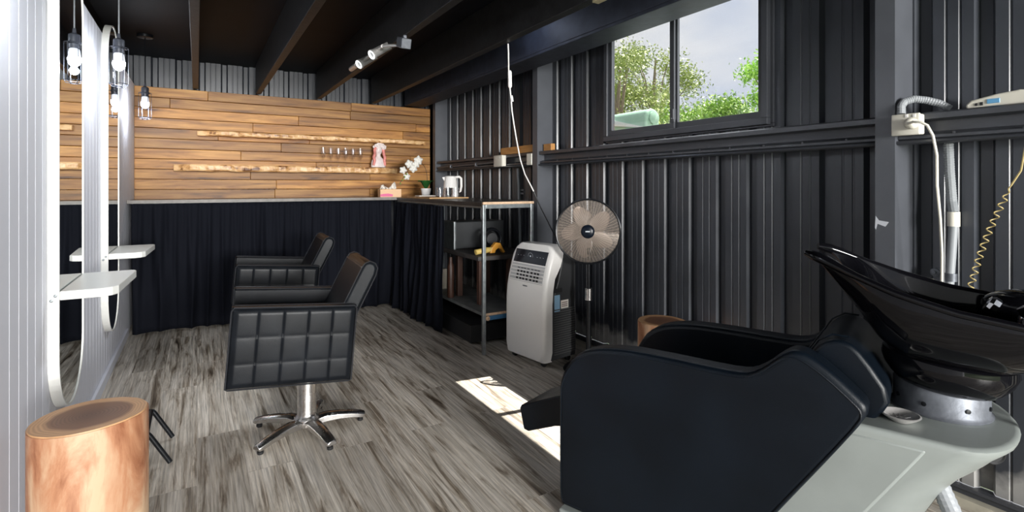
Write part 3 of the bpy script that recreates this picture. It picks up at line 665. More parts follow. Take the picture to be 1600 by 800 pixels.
# ------------------------------------------------------------------ styling chairs
def styling_chair(loc, rz, label):
    t = thing('styling_chair', label, 'chair', loc, rz)
    T = Matrix.Translation((0, 0, .5)) @ Matrix.Rotation(R(4.6), 4, 'Y') @ Matrix.Translation((0, 0, -.5))
    def fin(bm): bmesh.ops.transform(bm, matrix=T, verts=bm.verts[:]); return bm
    for s in (-1, 1):
        b = nb(); x0, x1, z0, z1 = -.329, .176, .321, .656
        yo, yi = s*.268, s*.205
        rows = [0, .355, .69, 1.0]
        NX, NZ = 120, 72; g = []
        for i in range(NX+1):
            for j in range(NZ+1):
                u = i/NX; v = j/NZ
                cu = abs(math.sin(PI*u*5))**.22
                k = 0 if v < rows[1] else (1 if v < rows[2] else 2); vv = (v-rows[k])/(rows[k+1]-rows[k]); cv = max(0, math.sin(PI*vv))**.22
                e = min(1, min(u, 1-u)*22)*min(1, min(v, 1-v)*16)
                y = yo + s*(-.012+.012*(e**.5)+ .0042*cu*cv - .003)
                tp = 0.018*(1-v)*0
                g.append(b.verts.new((x0+(x1-x0)*u, y, z1-(z1-z0)*v)))
        for i in range(NX):
            for j in range(NZ): q = i*(NZ+1)+j; b.faces.new((g[q], g[q+1], g[q+NZ+2], g[q+NZ+1]))
        inn = []
        # shell round the back of the quilted face
        per = [g[i*(NZ+1)] for i in range(NX+1)]+[g[NX*(NZ+1)+j] for j in range(1, NZ+1)]+[g[i*(NZ+1)+NZ] for i in range(NX-1, -1, -1)]+[g[j] for j in range(NZ-1, 0, -1)]
        prev = per
        for dd, ins in ((.012, -.004), (.045, -.004), (.058, .004)):
            ring = []
            for vtx in per:
                x, z = vtx.co.x, vtx.co.z; cx, cz = (x0+x1)/2, (z0+z1)/2
                sx = (x-cx)/((x1-x0)/2); sz = (z-cz)/((z1-z0)/2)
                ring.append(b.verts.new((x-(ins if abs(sx) > .999 else 0)*(1 if sx > 0 else -1), yo-s*(.012+dd), z-(ins if abs(sz) > .999 else 0)*(1 if sz > 0 else -1))))
            n = len(per)
            for i in range(n): b.faces.new((prev[i], prev[(i+1) % n], ring[(i+1) % n], ring[i]))
            prev = ring
        b.faces.new(prev)
        arm = obj('armrest', fin(b), M['leather'], t, smooth=True)
        b = nb(); e = .004; y = yo-s*.012
        tube(b, [(x0-e, y, z0), (x0-e, y, z1-.012), (x0+.006, y, z1+e), (x1-.006, y, z1+e), (x1+e, y, z1-.01), (x1+e, y, z0), (x1-.006, y, z0-e), (x0+.006, y, z0-e)], .0035, 6, closed=True)
        tube(b, [(x0+.006, yi, z1+e), (x1-.006, yi, z1+e)], .003, 6)
        obj('piping', fin(b), M['piping'], arm, smooth=True)
    b = nb(); rbox(b, -.33, .16, -.203, .203, .40, .505, .03, 4); st = obj('seat', fin(b), M['leather'], t, smooth=True)
    b = nb(); rbox(b, -.30, .15, -.20, .20, .33, .399, .01, 2); obj('seat_base', fin(b), M['blackmetal'], t)
    # reclined backrest
    b = nb(); prof_ = [(.045, .45), (.198, .825), (.212, .848), (.235, .858), (.262, .848), (.274, .825), (.268, .79), (.190, .60), (.13, .45)]
    prism(b, prof_, -.203, .203, lambda a, z, d: (a, d, z)); br = obj('backrest', fin(b), M['leather'], t, smooth=True, bevel=.014, bseg=3, ang=40)
    b = nb()
    for y in (-.200, .200):
        tube(b, [(a+(.0 if a > .1 else 0), y*1.01, z) for a, z in prof_[:5]], .003, 6)
        tube(b, [(a-.0, y*1.01, z) for a, z in prof_[4:]], .003, 6)
    for (a, z) in ((.198, .829),): tube(b, [(a, -.2, z), (a, .2, z)], .003, 6)
    obj('backrest_piping', fin(b), M['piping'], br, smooth=True)
    # column and star base
    b = nb(); lathe(b, [(.060, .062), (.058, .07), (.048, .078), (.044, .09), (.044, .30), (.040, .302), (.028, .303), (.028, .345)], 28); obj('column', b, M['chrome'], t, smooth=True)
    b = nb(); lathe(b, [(.045, .030), (.062, .034), (.066, .05), (.062, .062), (.05, .066)], 28); obj('hub', b, M['chrome'], t, smooth=True)
    b = nb(); rbox(b, -.08, .08, -.08, .08, .318, .34, .005); obj('mounting_plate', b, M['blackmetal'], t)
    for k in range(5):
        a = R(-rz*180/PI+(140, 211, 283, 355, 66)[k]); b = nb(); secs = []
        for r, w_, zt, h in ((.045, .034, .068, .036), (.09, .031, .074, .036), (.15, .029, .070, .032), (.21, .026, .060, .028), (.262, .024, .048, .026), (.277, .020, .043, .018)):
            secs.append([(r, -w_, zt-h), (r, -w_, zt-.008), (r, -w_*.45, zt), (r, w_*.45, zt), (r, w_, zt-.008), (r, w_, zt-h)])
        vv = [[b.verts.new(p) for p in s] for s in secs]
        for A, B in zip(vv, vv[1:]):
            for j in range(6): b.faces.new((A[j], A[(j+1) % 6], B[(j+1) % 6], B[j]))
        b.faces.new(vv[0]); b.faces.new(vv[-1])
        bmesh.ops.rotate(b, matrix=Matrix.Rotation(a, 3, 'Z'), verts=b.verts[:])
        lg = obj('leg', b, M['chrome'], t, smooth=True, bevel=.002)
        b = nb(); lathe(b, [(.012, 0), (.014, .003), (.014, .012), (.009, .014), (.008, .024)], 14, o=(.255*math.cos(a), .255*math.sin(a), 0.0)); obj('glide', b, M['rubber'], lg, smooth=True)
    return t
styling_chair((.46, 2.71, 0), R(-4), 'black quilted leather styling chair nearest the camera, on chrome star base')
styling_chair((.545, 4.03, 0), R(-3), 'black quilted leather styling chair farther back, nearest the black curtain')

# footrest
t = thing('footrest', 'low black bent-tube footrest behind the near log stump', 'footrest', (-.178, 2.815, 0))
for y in (-.132, .132):
    b = nb(); tube(b, [(.078, y, .010), (.006, y, .140), (0, y, .148), (-.012, y, .150), (-.20, y, .150), (-.212, y, .146), (-.225, y, .12), (-.235, y, .010)], .010, 10); obj('leg', b, M['blackmetal'], t, smooth=True)
for x in (-.006, -.19): b = nb(); tube(b, [(x, -.132, .150), (x, .132, .150)], .010, 10); obj('crossbar', b, M['blackmetal'], t, smooth=True)

# log stumps
def log(x, y, r, h, label, seed):
    t = thing('log_stump', label, 'stump', (x, y, 0)); N = 64; b = nb()
    def rad(a, z): return r*(1+.035*math.sin(a*2+seed)+.02*math.sin(a*3+1+seed)+.012*noise.noise(Vector((math.cos(a)*4, math.sin(a)*4, z*2+seed))))
    lv = [0, .01, h*.2, h*.4, h*.6, h*.8, h-.015, h-.004]
    rg = [[b.verts.new((rad(2*PI*k/N, z)*math.cos(2*PI*k/N), rad(2*PI*k/N, z)*math.sin(2*PI*k/N), z)) for k in range(N)] for z in lv]
    for A, B in zip(rg, rg[1:]):
        for k in range(N): b.faces.new((A[k], A[(k+1) % N], B[(k+1) % N], B[k]))
    b.faces.new(rg[0][::-1]); b.faces.new(rg[-1]); obj('trunk', b, M['log'], t, smooth=True)
    b = nb(); rr_ = [[b.verts.new((q*rad(2*PI*k/N, h)*math.cos(2*PI*k/N), q*rad(2*PI*k/N, h)*math.sin(2*PI*k/N), z)) for k in range(N)] for q, z in ((.985, h-.0039), (.975, h), (.3, h))]
    for A, B in zip(rr_, rr_[1:]):
        for k in range(N): b.faces.new((A[k], A[(k+1) % N], B[(k+1) % N], B[k]))
    b.faces.new(rr_[-1]); e = obj('cut_top', b, M['ring'], t, smooth=True)
def ring_mat():
    m = bpy.data.materials.new('cut_end_grain'); m.use_nodes = True; n = m.node_tree; L = n.links; bs = n.nodes['Principled BSDF']
    t = n.nodes.new('ShaderNodeTexCoord'); z = n.nodes.new('ShaderNodeTexNoise'); z.inputs['Scale'].default_value = 9; L.new(t.outputs['Object'], z.inputs['Vector'])
    mp = n.nodes.new('ShaderNodeMapping'); mp.inputs['Scale'].default_value = (1, 1, 0); L.new(t.outputs['Object'], mp.inputs[0])
    le = n.nodes.new('ShaderNodeVectorMath'); le.operation = 'LENGTH'; L.new(mp.outputs[0], le.inputs[0])
    ad = n.nodes.new('ShaderNodeMath'); ad.operation = 'MULTIPLY_ADD'; ad.inputs[1].default_value = .035; L.new(z.outputs['Fac'], ad.inputs[0]); L.new(le.outputs['Value'], ad.inputs[2])
    r = n.nodes.new('ShaderNodeValToRGB'); L.new(ad.outputs[0], r.inputs[0]); r.color_ramp.interpolation = 'LINEAR'
    el = r.color_ramp.elements; el[0].position = .03; el[0].color = (.13, .058, .03, 1); el[1].position = .125; el[1].color = (.52, .29, .14, 1)
    k = el.new(.110); k.color = (.20, .09, .042, 1)
    sn = n.nodes.new('ShaderNodeMath'); sn.operation = 'MULTIPLY'; sn.inputs[1].default_value = 700; L.new(ad.outputs[0], sn.inputs[0])
    s2 = n.nodes.new('ShaderNodeMath'); s2.operation = 'SINE'; L.new(sn.outputs[0], s2.inputs[0])
    mr = n.nodes.new('ShaderNodeMapRange'); mr.inputs['From Min'].default_value = -1; mr.inputs['To Min'].default_value = .85; mr.inputs['To Max'].default_value = 1.1; L.new(s2.outputs[0], mr.inputs[0])
    v = n.nodes.new('ShaderNodeVectorMath'); v.operation = 'SCALE'; L.new(r.outputs[0], v.inputs[0]); L.new(mr.outputs[0], v.inputs['Scale']); L.new(v.outputs[0], bs.inputs['Base Color']); bs.inputs['Roughness'].default_value = .5
    return m
M['ring'] = ring_mat()
log(-.275, 1.985, .138, .515, 'large orange peeled log stump in front of the white wall', 1)
log(2.30, 2.13, .138, .42, 'peeled log stump against dark wall behind the shampoo chair', 4)

# ------------------------------------------------------------------ portable air conditioner
t = thing('portable_air_conditioner', 'white and grey portable air conditioner in front of the stand fan', 'air conditioner', (1.895, 2.99, 0), R(8))
# local: front faces -x, width along y (-.2..+.2), depth x 0..0.38
def side(zs):  # front face x at height z
    return .0 if zs < .42 else .10*((zs-.42)/.38)**1.7
zz = [.035, .045, .1, .2, .3, .42, .5, .58, .66, .72, .76, .785, .798]
b = nb(); rows = []
for z in zz:
    xf = side(z)+(.012 if z < .04 else 0); hw = .205
    if z > .72: hw = .205-.055*((z-.72)/.078)**2.4
    if z < .05: hw = .19
    r_ = .03; sec = []
    xb = xf+.075+(.03 if z > .6 else 0)
    for k in range(5): a = PI+PI/2*k/4; sec.append((xf+r_+r_*math.cos(a), -hw+r_+r_*math.sin(a)))
    sec = [(xb, -hw)] + sec[::-1] + [(xf+r_+r_*math.cos(PI-PI/2*k/4), hw-r_+r_*math.sin(PI-PI/2*k/4)) for k in range(5)]+[(xb, hw)]
    rows.append([b.verts.new((x, y, z)) for x, y in sec])
for A, B in zip(rows, rows[1:]):
    n = len(A)
    for k in range(n): b.faces.new((A[k], A[(k+1) % n], B[(k+1) % n], B[k]))
b.faces.new(rows[0][::-1]); b.faces.new(rows[-1]); obj('front_shell', b, M['white_plastic'], t, smooth=True)
b = nb(); prism(b, [(.0755, .04), (.305, .04), (.31, .08), (.31, .66), (.29, .70), (.20, .755), (.176, .76), (.18, .70), (.14, .56), (.095, .45), (.0755, .40)], -.192, .192, lambda a, z, d: (a, d, z)); obj('rear_body', b, M['grey_plastic'], t, bevel=.008)
M['grille'] = mat('grey_grille_bar', (.10, .10, .10), .4)
b = nb(); 
for k in range(20): z = .075+k*.0155; rbox(b, .10, .295, -.199, -.1925, z, z+.006, .0015, 1)
obj('side_grille', b, M['grille'], t)
def on_front(y0, y1, z0, z1, off, name, m, parent=t, n=6):
    b = nb(); A = []
    for i in range(n+1):
        z = z0+(z1-z0)*i/n; x = side(z); A.append([b.verts.new((x-off, y0, z)), b.verts.new((x-off, y1, z)), b.verts.new((x+.004, y1, z)), b.verts.new((x+.004, y0, z))])
    for P_, Q in zip(A, A[1:]):
        for k in range(4): b.faces.new((P_[k], P_[(k+1) % 4], Q[(k+1) % 4], Q[k]))
    b.faces.new(A[0]); b.faces.new(A[-1]); return obj(name, b, m, parent)
M['panel'] = mat('gloss_control_panel', (.003, .006, .012), .3, spec=.25)
M['slotgrey'] = mat('silver_vent_trim', (.50, .50, .50), .35, .3)
cp = on_front(-.165, .165, .668, .755, .0015, 'control_panel', M['panel'])
M['icon'] = mat('white_icon', (.7, .75, .8), .4)
b = nb()
xf = side(.715)-.0025
tube(b, [(xf, .024*math.cos(2*PI*k/20), .715+.024*math.sin(2*PI*k/20)) for k in range(20)], .0005, 4, closed=True)
box(b, xf-.0003, xf, -.006, -.002, .709, .721); box(b, xf-.0003, xf, .002, .006, .709, .721); box(b, xf-.0003, xf, -.002, .002, .713, .717)
for y in (-.13, -.1, -.07, .07, .1, .13): box(b, xf-.0003, xf, y-.005, y+.005, .714, .7155)
obj('panel_marks', b, M['icon'], cp)
vg = on_front(-.168, .168, .545, .660, .001, 'air_outlet', M['slotgrey'])
b = nb()
for z in (.552, .575, .598, .621, .644):
    x = side(z); rbox(b, x-.005, x+.002, -.165, .165, z-.003, z+.003, .001, 1)
obj('louvre', b, M['white_plastic'], vg)
b = nb()
for z in (.5635, .5865, .6095):
    for y in (-.115, -.085, -.05, -.01, .025, .055, .09):
        x = side(z); rbox(b, x-.0035, x, y-.010, y+.010, z-.006, z+.007, .001, 1)
for y in (-.115, -.085, -.05, -.01, .025, .055, .09): x = side(.632); box(b, x-.003, x, y-.012, y+.012, .630, .635)
obj('vent_slot', b, M['rubber'], vg)
b = nb(); 
for k, y in enumerate((-.022, -.014, -.006, .002, .010, .017)): x = side(.52); box(b, x-.0008, x, y-.0028, y+.0028, .516, .523+(k % 2)*.002)
obj('badge', b, M['zinc'], t)
M['stick_blue'] = mat('energy_sticker', (.25, .42, .58), .5); M['stick_white'] = mat('white_sticker', (.75, .70, .64), .5); M['ink'] = mat('printed_ink', (.12, .05, .04), .6)
b = nb(); box(b, .105, .155, -.1935, -.1922, .36, .47); obj('blue_label', b, M['stick_blue'], t)
b = nb(); box(b, .165, .235, -.1935, -.1922, .375, .43); wl = obj('white_label', b, M['stick_white'], t)
b = nb()
for z in (.386, .398, .411):
    for k in range(5): box(b, .173+k*.011, .181+k*.011, -.1939, -.1936, z, z+.007)
obj('label_print', b, M['ink'], wl)
b = nb(); rbox(b, .09, .175, -.1945, -.1921, .487, .515, .002, 1); obj('handle_recess', b, M['rubber'], t)
for x, y in ((.05, -.15), (.05, .15), (.27, -.15), (.27, .15)):
    b = nb(); lathe(b, [(.018, -.012), (.02, -.008), (.02, .008), (.018, .012)], 16, M=Matrix.Translation((x, y, .02)) @ Matrix.Rotation(R(90), 4, 'X')); rbox(b, x-.012, x+.012, y-.016, y+.016, .03, .0395, .002, 1); obj('castor', b, M['rubber'], t, smooth=True)

# ------------------------------------------------------------------ stand fan
fx, fy = 2.185, 2.655
t = thing('pedestal_fan', 'black pedestal fan with round wire guard standing against dark wall', 'fan', (fx, fy, 0))
ax = Vector((-.66, -.75, .05)).normalized(); Q = ax.to_track_quat('Z', 'Y').to_matrix().to_4x4()
hub = Matrix.Translation((-.03, -.03, .905)) @ Q
b = nb(); lathe(b, [(.162, 0), (.166, .006), (.155, .018), (.05, .035), (.03, .06), (.022, .08)], 40); obj('base', b, M['blackmetal'], t, smooth=True)
b = nb(); tube(b, [(0, 0, .075), (0, 0, .48)], .017, 16); o = obj('lower_pole', b, M['blackmetal'], t, smooth=True)
b = nb(); tube(b, [(0, 0, .455), (0, 0, .53)], .024, 16); obj('height_collar', b, M['chrome'], t, smooth=True)
b = nb(); tube(b, [(0, 0, .525), (0, 0, .80)], .0125, 16); obj('upper_pole', b, M['blackmetal'], t, smooth=True)
b = nb(); rbox(b, -.035, .035, -.05, .05, .74, .80, .012, 2); lathe(b, [(.03, -.20), (.05, -.18), (.062, -.11), (.062, -.075), (.05, -.07)], 24, M=hub); tube(b, [hub @ Vector((0, 0, -.15)), (0, 0, .79)], .02, 10); obj('motor', b, M['blackmetal'], t, smooth=True)
def fan_guard(z_c, z_r, Rr, nring, nsp, m, name, wr, par):
    b = nb(); 
    def pt(r, a): 
        u = r/Rr; return hub @ Vector((r*math.cos(a), r*math.sin(a), z_r+(z_c-z_r)*math.sqrt(max(0, 1-u**3))))
    for i in range(nring):
        r = .045+(Rr-.045)*i/(nring-1)
        tube(b, [pt(r, 2*PI*k/40) for k in range(40)], wr, 4, closed=True)
    for k in range(nsp):
        a = 2*PI*k/nsp; tube(b, [pt(.045+(Rr-.045)*i/6, a+.10*i/6) for i in range(7)], wr*1.2, 4)
    return obj(name, b, m, par)
fg = fan_guard(.045, .0, .200, 34, 60, M['wire'], 'front_guard', .0008, t)
fan_guard(-.085, .0, .212, 12, 24, M['blackmetal'], 'rear_guard', .0011, t)
b = nb(); tube(b, [hub @ Vector((.206*math.cos(2*PI*k/48), .206*math.sin(2*PI*k/48), 0)) for k in range(48)], .0065, 8, closed=True); obj('guard_rim', b, M['blackmetal'], t, smooth=True)
b = nb(); lathe(b, [(.0, .056), (.030, .055), (.040, .05), (.044, .04), (.044, .03)][::-1], 28, M=hub, caps=False); bd = obj('hub_badge', b, M['panel'], t, smooth=True)
b = nb(); 
for k in range(4): box(b, -.013+k*.007, -.008+k*.007, -.003, .004, .0566, .0572, hub)
obj('badge_print', b, M['icon'], bd)
for k in range(5):
    b = nb(); g = []
    for i in range(9):
        for j in range(7):
            u = i/8; v = j/6-.5; r = .03+.145*u; wdt = .03+.095*math.sin(PI*min(1, u*.75+.1))
            a = k*2*PI/5+.5+v*wdt/max(.05, r)*1.0+.25*u
            rr_ = r*(1-.10*abs(v)**2*4*u)
            g.append(b.verts.new(hub @ Vector((rr_*math.cos(a), rr_*math.sin(a), -.02+v*.05))))
    for i in range(8):
        for j in range(6): q = i*7+j; b.faces.new((g[q], g[q+1], g[q+8], g[q+7]))
    o = obj('blade', b, M['smoke'], t, smooth=True); o.modifiers.new('t', 'SOLIDIFY').thickness = .002
b = nb(); tube(b, [hub @ Vector((0, 0, -.09)), hub @ Vector((0, 0, .03))], .012, 12); obj('spindle', b, M['chrome'], t, smooth=True)

# cables over the fan
b = nb(); tube(b, [(1.685, 2.82, 2.108), (1.72, 2.86, 2.04), (1.76, 2.92, 1.93)] , .004, 8)
b.free()
t = thing('extension_lead', 'white cable with inline plug hanging from joist, turning black near column', 'cable', (1.95, 3.25, 1.9))
def rel(pts, o): return [tuple(Vector(p)-Vector(o)) for p in pts]
o0 = (1.95, 3.25, 1.9)
P0 = [(1.702, 2.87, 2.107), (1.705, 2.87, 2.05), (1.76, 2.96, 1.955), (1.78, 2.98, 1.86), (1.785, 2.975, 1.80), (1.81, 3.0, 1.70), (1.84, 3.02, 1.60), (1.86, 3.02, 1.50), (1.90, 3.04, 1.38), (1.95, 3.06, 1.28), (2.0, 3.07, 1.21), (2.03, 3.07, 1.16)]
b = nb(); tube(b, rel(P0, o0), .0045, 8); obj('white_lead', b, M['white_plastic'], t, smooth=True)
b = nb(); tube(b, rel([(2.03, 3.07, 1.16), (2.08, 3.06, 1.05), (2.14, 3.05, .94), (2.18, 3.03, .85), (2.20, 2.95, .76), (2.215, 2.85, .74)], o0), .0045, 8); o = obj('black_lead', b, M['blackmetal'], t, smooth=True); o['label'] = 'black lower part of cable'
b = nb(); tube(b, rel([(1.777, 2.977, 1.965), (1.78, 2.98, 1.955), (1.782, 2.98, 1.86), (1.783, 2.98, 1.85)], o0), [.008, .0135, .0135, .008], 10); obj('plug', b, M['white_plastic'], t, smooth=True)
b = nb(); tube(b, rel([(1.793, 2.975, 1.80), (1.797, 2.978, 1.76)], o0), [.006, .011], 10); obj('connector', b, M['white_plastic'], t, smooth=True)

# wall bits left of column
b = nb(); rbox(b, 2.37, 2.50, 3.42, 4.13, 1.4785, 1.548, .003)
M['plank'] = wood('orange_pine_block', ((.30, .12, .03), (.50, .24, .07), (.60, .33, .12)), 'Y', 8, 6, .5, False)
b.free(); b = nb(); rbox(b, 2.37, 2.44, 3.585, 4.13, 1.4785, 1.54, .003); o = obj('timber_block', b, M['plank']); rehome(tag(o, 'long orange timber block resting on the rail left of column', 'timber block'), (2.4, 3.85, 1.4785))
b = nb(); rbox(b, 2.40, 2.44, 3.38, 3.485, 1.4785, 1.535, .003); o = obj('timber_block', b, M['plank']); rehome(tag(o, 'short orange timber offcut poking out right of the column', 'timber block'), (2.42, 3.43, 1.4785))
def socket_box(x, y, z, wy, hz, dx, label):
    t = thing('power_socket_box', label, 'socket', (x, y, z))
    b = nb(); rbox(b, 0, dx, -wy/2, wy/2, 0, hz, .006, 3); obj('back_box', b, M['cream_plastic'], t, smooth=True)
    b = nb(); rbox(b, -.012, -.0005, -wy/2-.002, wy/2+.002, -.002, hz+.002, .004, 3); fp = obj('face_plate', b, M['cream_plastic'], t, smooth=True)
    return t
s1 = socket_box(2.335, 4.10, 1.372, .15, .10, .033, 'white double socket box on rail above the table')
b = nb(); 
for y in (-.04, .035): rbox(b, -.0135, -.0121, y-.006, y+.006, .07, .085, .001, 1)
obj('rocker_switch', b, M['white_plastic'], s1)
b = nb(); rbox(b, 2.345, 2.372, 3.58, 3.655, 1.37, 1.465, .004); o = obj('blank_cover_box', b, M['cream_plastic']); rehome(tag(o, 'narrow cream electrical box on rail against the left of column', 'junction box'), (2.36, 3.61, 1.37))
b = nb(); tube(b, [(2.472, 4.0, 1.357), (2.478, 3.99, 1.2), (2.482, 3.98, .9), (2.485, 3.97, .6)], .013, 12); 
for z in (1.16, 1.13): box(b, 2.49, 2.499, 3.93, 4.02, z-.008, z+.008)
rehome(tag(obj('conduit_pipe', b, M['conduit'], smooth=True), 'pale conduit pipe dropping behind table below the socket box', 'pipe'), (2.48, 3.98, .6))
b = nb(); tube(b, [(2.36, 5.55, 1.405), (2.365, 5.0, 1.407), (2.36, 4.6, 1.41), (2.355, 4.19, 1.415)], .010, 10)
for y in (4.6, 5.2): rbox(b, 2.345, 2.372, y-.012, y+.012, 1.39, 1.425, .002, 1)
rehome(tag(obj('conduit_pipe', b, M['post'], smooth=True), 'dark conduit clipped along the rail behind the kettle', 'pipe'), (2.36, 4.9, 1.40))
# right hand socket, plug and conduit
s2 = socket_box(2.325, .930, 1.394, .090, .078, .038, 'white socket box with plugged-in cord beside the scratched column')
b = nb(); lathe(b, [(.021, 0), (.021, .022), (.015, .032), (.009, .036)], 16, M=Matrix.Translation((-.013, -.025, .04)) @ Matrix.Rotation(R(-90), 4, 'Y')); obj('plug_cap', b, M['cream_plastic'], s2, smooth=True)
b = nb(); 
for y, z in ((-.03, .07), (-.005, .072)): rbox(b, -.0145, -.0121, y-.005, y+.005, z-.006, z+.006, .001, 1)
obj('switch', b, M['white_plastic'], s2)
b = nb(); tube(b, [(2.276, .905, 1.432), (2.262, .885, 1.435), (2.258, .86, 1.432), (2.262, .84, 1.418), (2.27, .826, 1.38), (2.285, .820, 1.31), (2.31, .828, 1.2), (2.33, .826, 1.08), (2.35, .828, .95), (2.37, .835, .8), (2.40, .84, .6)], .0048, 8)
rehome(tag(obj('appliance_cable', b, M['cream_plastic'], smooth=True), 'cream power cord hanging from plug beside the corrugated conduit', 'cord'), (2.3, .84, .6))
pts = [(2.345, .955, 1.478), (2.352, .958, 1.51), (2.37, .955, 1.528), (2.39, .93, 1.537), (2.41, .90, 1.53), (2.43, .865, 1.515), (2.445, .835, 1.49)]
b = nb(); rr_ = []; fine = []
for a, c in zip(pts, pts[1:]):
    for k in range(10): fine.append(Vector(a).lerp(Vector(c), k/10))
fine.append(Vector(pts[-1])); tube(b, fine, [.0135+.0012*(i % 2) for i in range(len(fine))], 12)
pts = [(2.455, .845, 1.36), (2.458, .842, 1.25), (2.462, .836, 1.14), (2.466, .832, 1.10)]
fine = []
for a, c in zip(pts, pts[1:]):
    for k in range(24): fine.append(Vector(a).lerp(Vector(c), k/24))
b2 = nb(); tube(b2, fine, [.0155+.0014*(i % 2) for i in range(len(fine))], 12)
t = thing('corrugated_conduit', 'grey corrugated conduit looping over the socket box and running down wall', 'pipe', (2.46, .84, .8))
bmesh.ops.translate(b, vec=(-2.46, -.84, -.8), verts=b.verts[:]); obj('conduit_loop', b, M['conduit'], t)
bmesh.ops.translate(b2, vec=(-2.46, -.84, -.8), verts=b2.verts[:]); obj('conduit_drop', b2, M['conduit'], t)
b = nb(); tube(b, [(.006, -.008, .30), (.006, -.008, .245)], .0195, 14); obj('coupling', b, M['cream_plastic'], t, smooth=True)
b = nb(); tube(b, [(.006, -.008, .25), (.007, .012, -.1), (.007, .012, -.3)], .0145, 14); obj('smooth_pipe', b, M['conduit'], t, smooth=True)
b = nb(); tube(b, [(.006, .0, .065), (.006, .0, .035)], .019, 14); obj('saddle_clip', b, M['zinc'], t, smooth=True)
b = nb(); lathe(b, [(.016, 0), (.016, .02), (.006, .021), (.006, .03)], 14, M=Matrix.Translation((.035, .055, .06)) @ Matrix.Rotation(R(-90), 4, 'Y')); obj('tap_fitting', b, M['zinc'], t, smooth=True)
# handset on the girt and coiled cord
t = thing('handset', 'cream telephone handset with blue buttons lying on the wall rail', 'handset', (2.41, .685, 1.4785))
b = nb(); prism(b, [(.085, 0), (.085, .015), (.07, .028), (.0, .042), (-.06, .048), (-.085, .044), (-.095, .02), (-.095, 0)], -.025, .025, lambda a, z, d: (d, a, z)); obj('body', b, M['cream_plastic'], t, bevel=.006)
M['btn'] = mat('blue_button', (.12, .35, .60), .4)
b = nb(); rbox(b, -.0275, -.0255, -.01, .025, .01, .026, .001, 1); obj('button', b, M['btn'], t)
b = nb(); rbox(b, -.0275, -.0255, .035, .045, .006, .018, .001, 1); rbox(b, -.0275, -.0255, .05, .058, .006, .016, .001, 1); obj('dark_key', b, M['rubber'], t)
M['coil'] = mat('yellowed_coil_cord', (.42, .33, .14), .45)
b = nb(); pth = [(2.36, .60, 1.36), (2.36, .615, 1.25), (2.36, .64, 1.20)]; tube(b, pth, .003, 6)
pts = []
for i in range(560):
    u = i/560; c = Vector((2.36, .64, 1.20)).lerp(Vector((2.36, .755, .80)), u)+Vector((0, .012*math.sin(PI*u), 0)); a = u*2*PI*14; r = .009*min(1, u*8)
    pts.append(c+Vector((r*math.cos(a), r*math.sin(a), 0)))
tube(b, pts, .0022, 6)
rehome(tag(obj('coiled_cord', b, M['coil'], smooth=True), 'yellowed coiled cord hanging beside conduit above the black basin', 'cord'), (2.36, .70, .8))

# ------------------------------------------------------------------ shampoo unit   local x = toward basin (s), local y = far side (v)
t = thing('shampoo_unit', 'black shampoo chair with glossy basin on a grey-green pedestal', 'shampoo chair', (1.42, 1.537, 0), math.atan2(-.934, .358))
armp = [(-.085, .036), (-.108, .045), (-.111, .10), (-.111, .429), (-.109, .476), (-.089, .532), (-.049, .588), (.004, .620), (.066, .638), (.14, .648), (.207, .651), (.315, .652), (.414, .651), (.506, .652), (.545, .660), (.584, .687), (.617, .720), (.645, .742), (.665, .747), (.69, .742), (.747, .705), (.81, .650), (.826, .632), (.824, .605), (.747, .482), (.621, .29), (.46, .04)]
def smoothp(p, it=1):
    for _ in range(it):
        q = []
        for i in range(len(p)):
            a, b_ = p[i], p[(i+1) % len(p)]
            q += [(a[0]*.75+b_[0]*.25, a[1]*.75+b_[1]*.25), (a[0]*.25+b_[0]*.75, a[1]*.25+b_[1]*.75)]
        p = q
    return p
for s in (-1, 1):
    vo, vi = (-.27, -.185) if s < 0 else (.285, .195)
    b = nb(); pp = smoothp([(a+(.08 if s > 0 and a < .7 else .03 if s > 0 else 0), z) for a, z in armp]); prism(b, pp, vo, vi, lambda a, z, d: (a, d, z))
    arm = obj('armrest', b, M['leather_blue'], t, smooth=True, bevel=.018, bseg=4, ang=50)
    b = nb(); cs, cz = .3, .35
    ins = [(a+(cs-a)*.028, z+(cz-z)*.05) for a, z in pp]
    for q, off_ in ((.0015, 0), ):
        tube(b, [(a, vo+(.001 if s < 0 else -.001), z) for a, z in ins], .0028, 6, closed=True)
    ins2 = [(a+(cs-a)*.008, z+(cz-z)*.014) for a, z in pp]
    tube(b, [(a, vo+(.012 if s < 0 else -.012), z+.002) for a, z in ins2], .0022, 6, closed=True)
    obj('seam', b, M['leather_blue'], arm, smooth=True)
b = nb(); rbox(b, -.08, .60, -.184, .193, .33, .45, .03, 4); obj('seat', b, M['leather_blue'], t, smooth=True)
b = nb(); prism(b, smoothp([(.50, .42), (.69, .735), (.73, .772), (.775, .772), (.81, .74), (.875, .64), (.845, .58), (.66, .38)]), -.184, .194, lambda a, z, d: (a, d, z)); bk = obj('backrest', b, M['leather_blue'], t, smooth=True, bevel=.012, bseg=3, ang=50)
for v_ in (-.15, .16): b = nb(); tube(b, [(.55, v_, .51), (.70, v_, .756), (.735, v_, .779), (.775, v_, .778)], .003, 6); obj('seam', b, M['leather_blue'], bk, smooth=True)
# footrest pad
b = nb(); M5 = None
prism(b, [(-.05, .40), (-.14, .395), (-.19, .378), (-.355, .302), (-.362, .29), (-.342, .208), (-.32, .205), (-.19, .262), (-.05, .30)], -.172, .06, lambda a, z, d: (a, d, z)); obj('footrest_pad', b, M['leather_blue'], t, smooth=True, bevel=.006, ang=40)
b = nb(); tube(b, [(-.10, -.05, .31), (.05, -.05, .33)], .015, 10); obj('footrest_arm', b, M['blackmetal'], t)
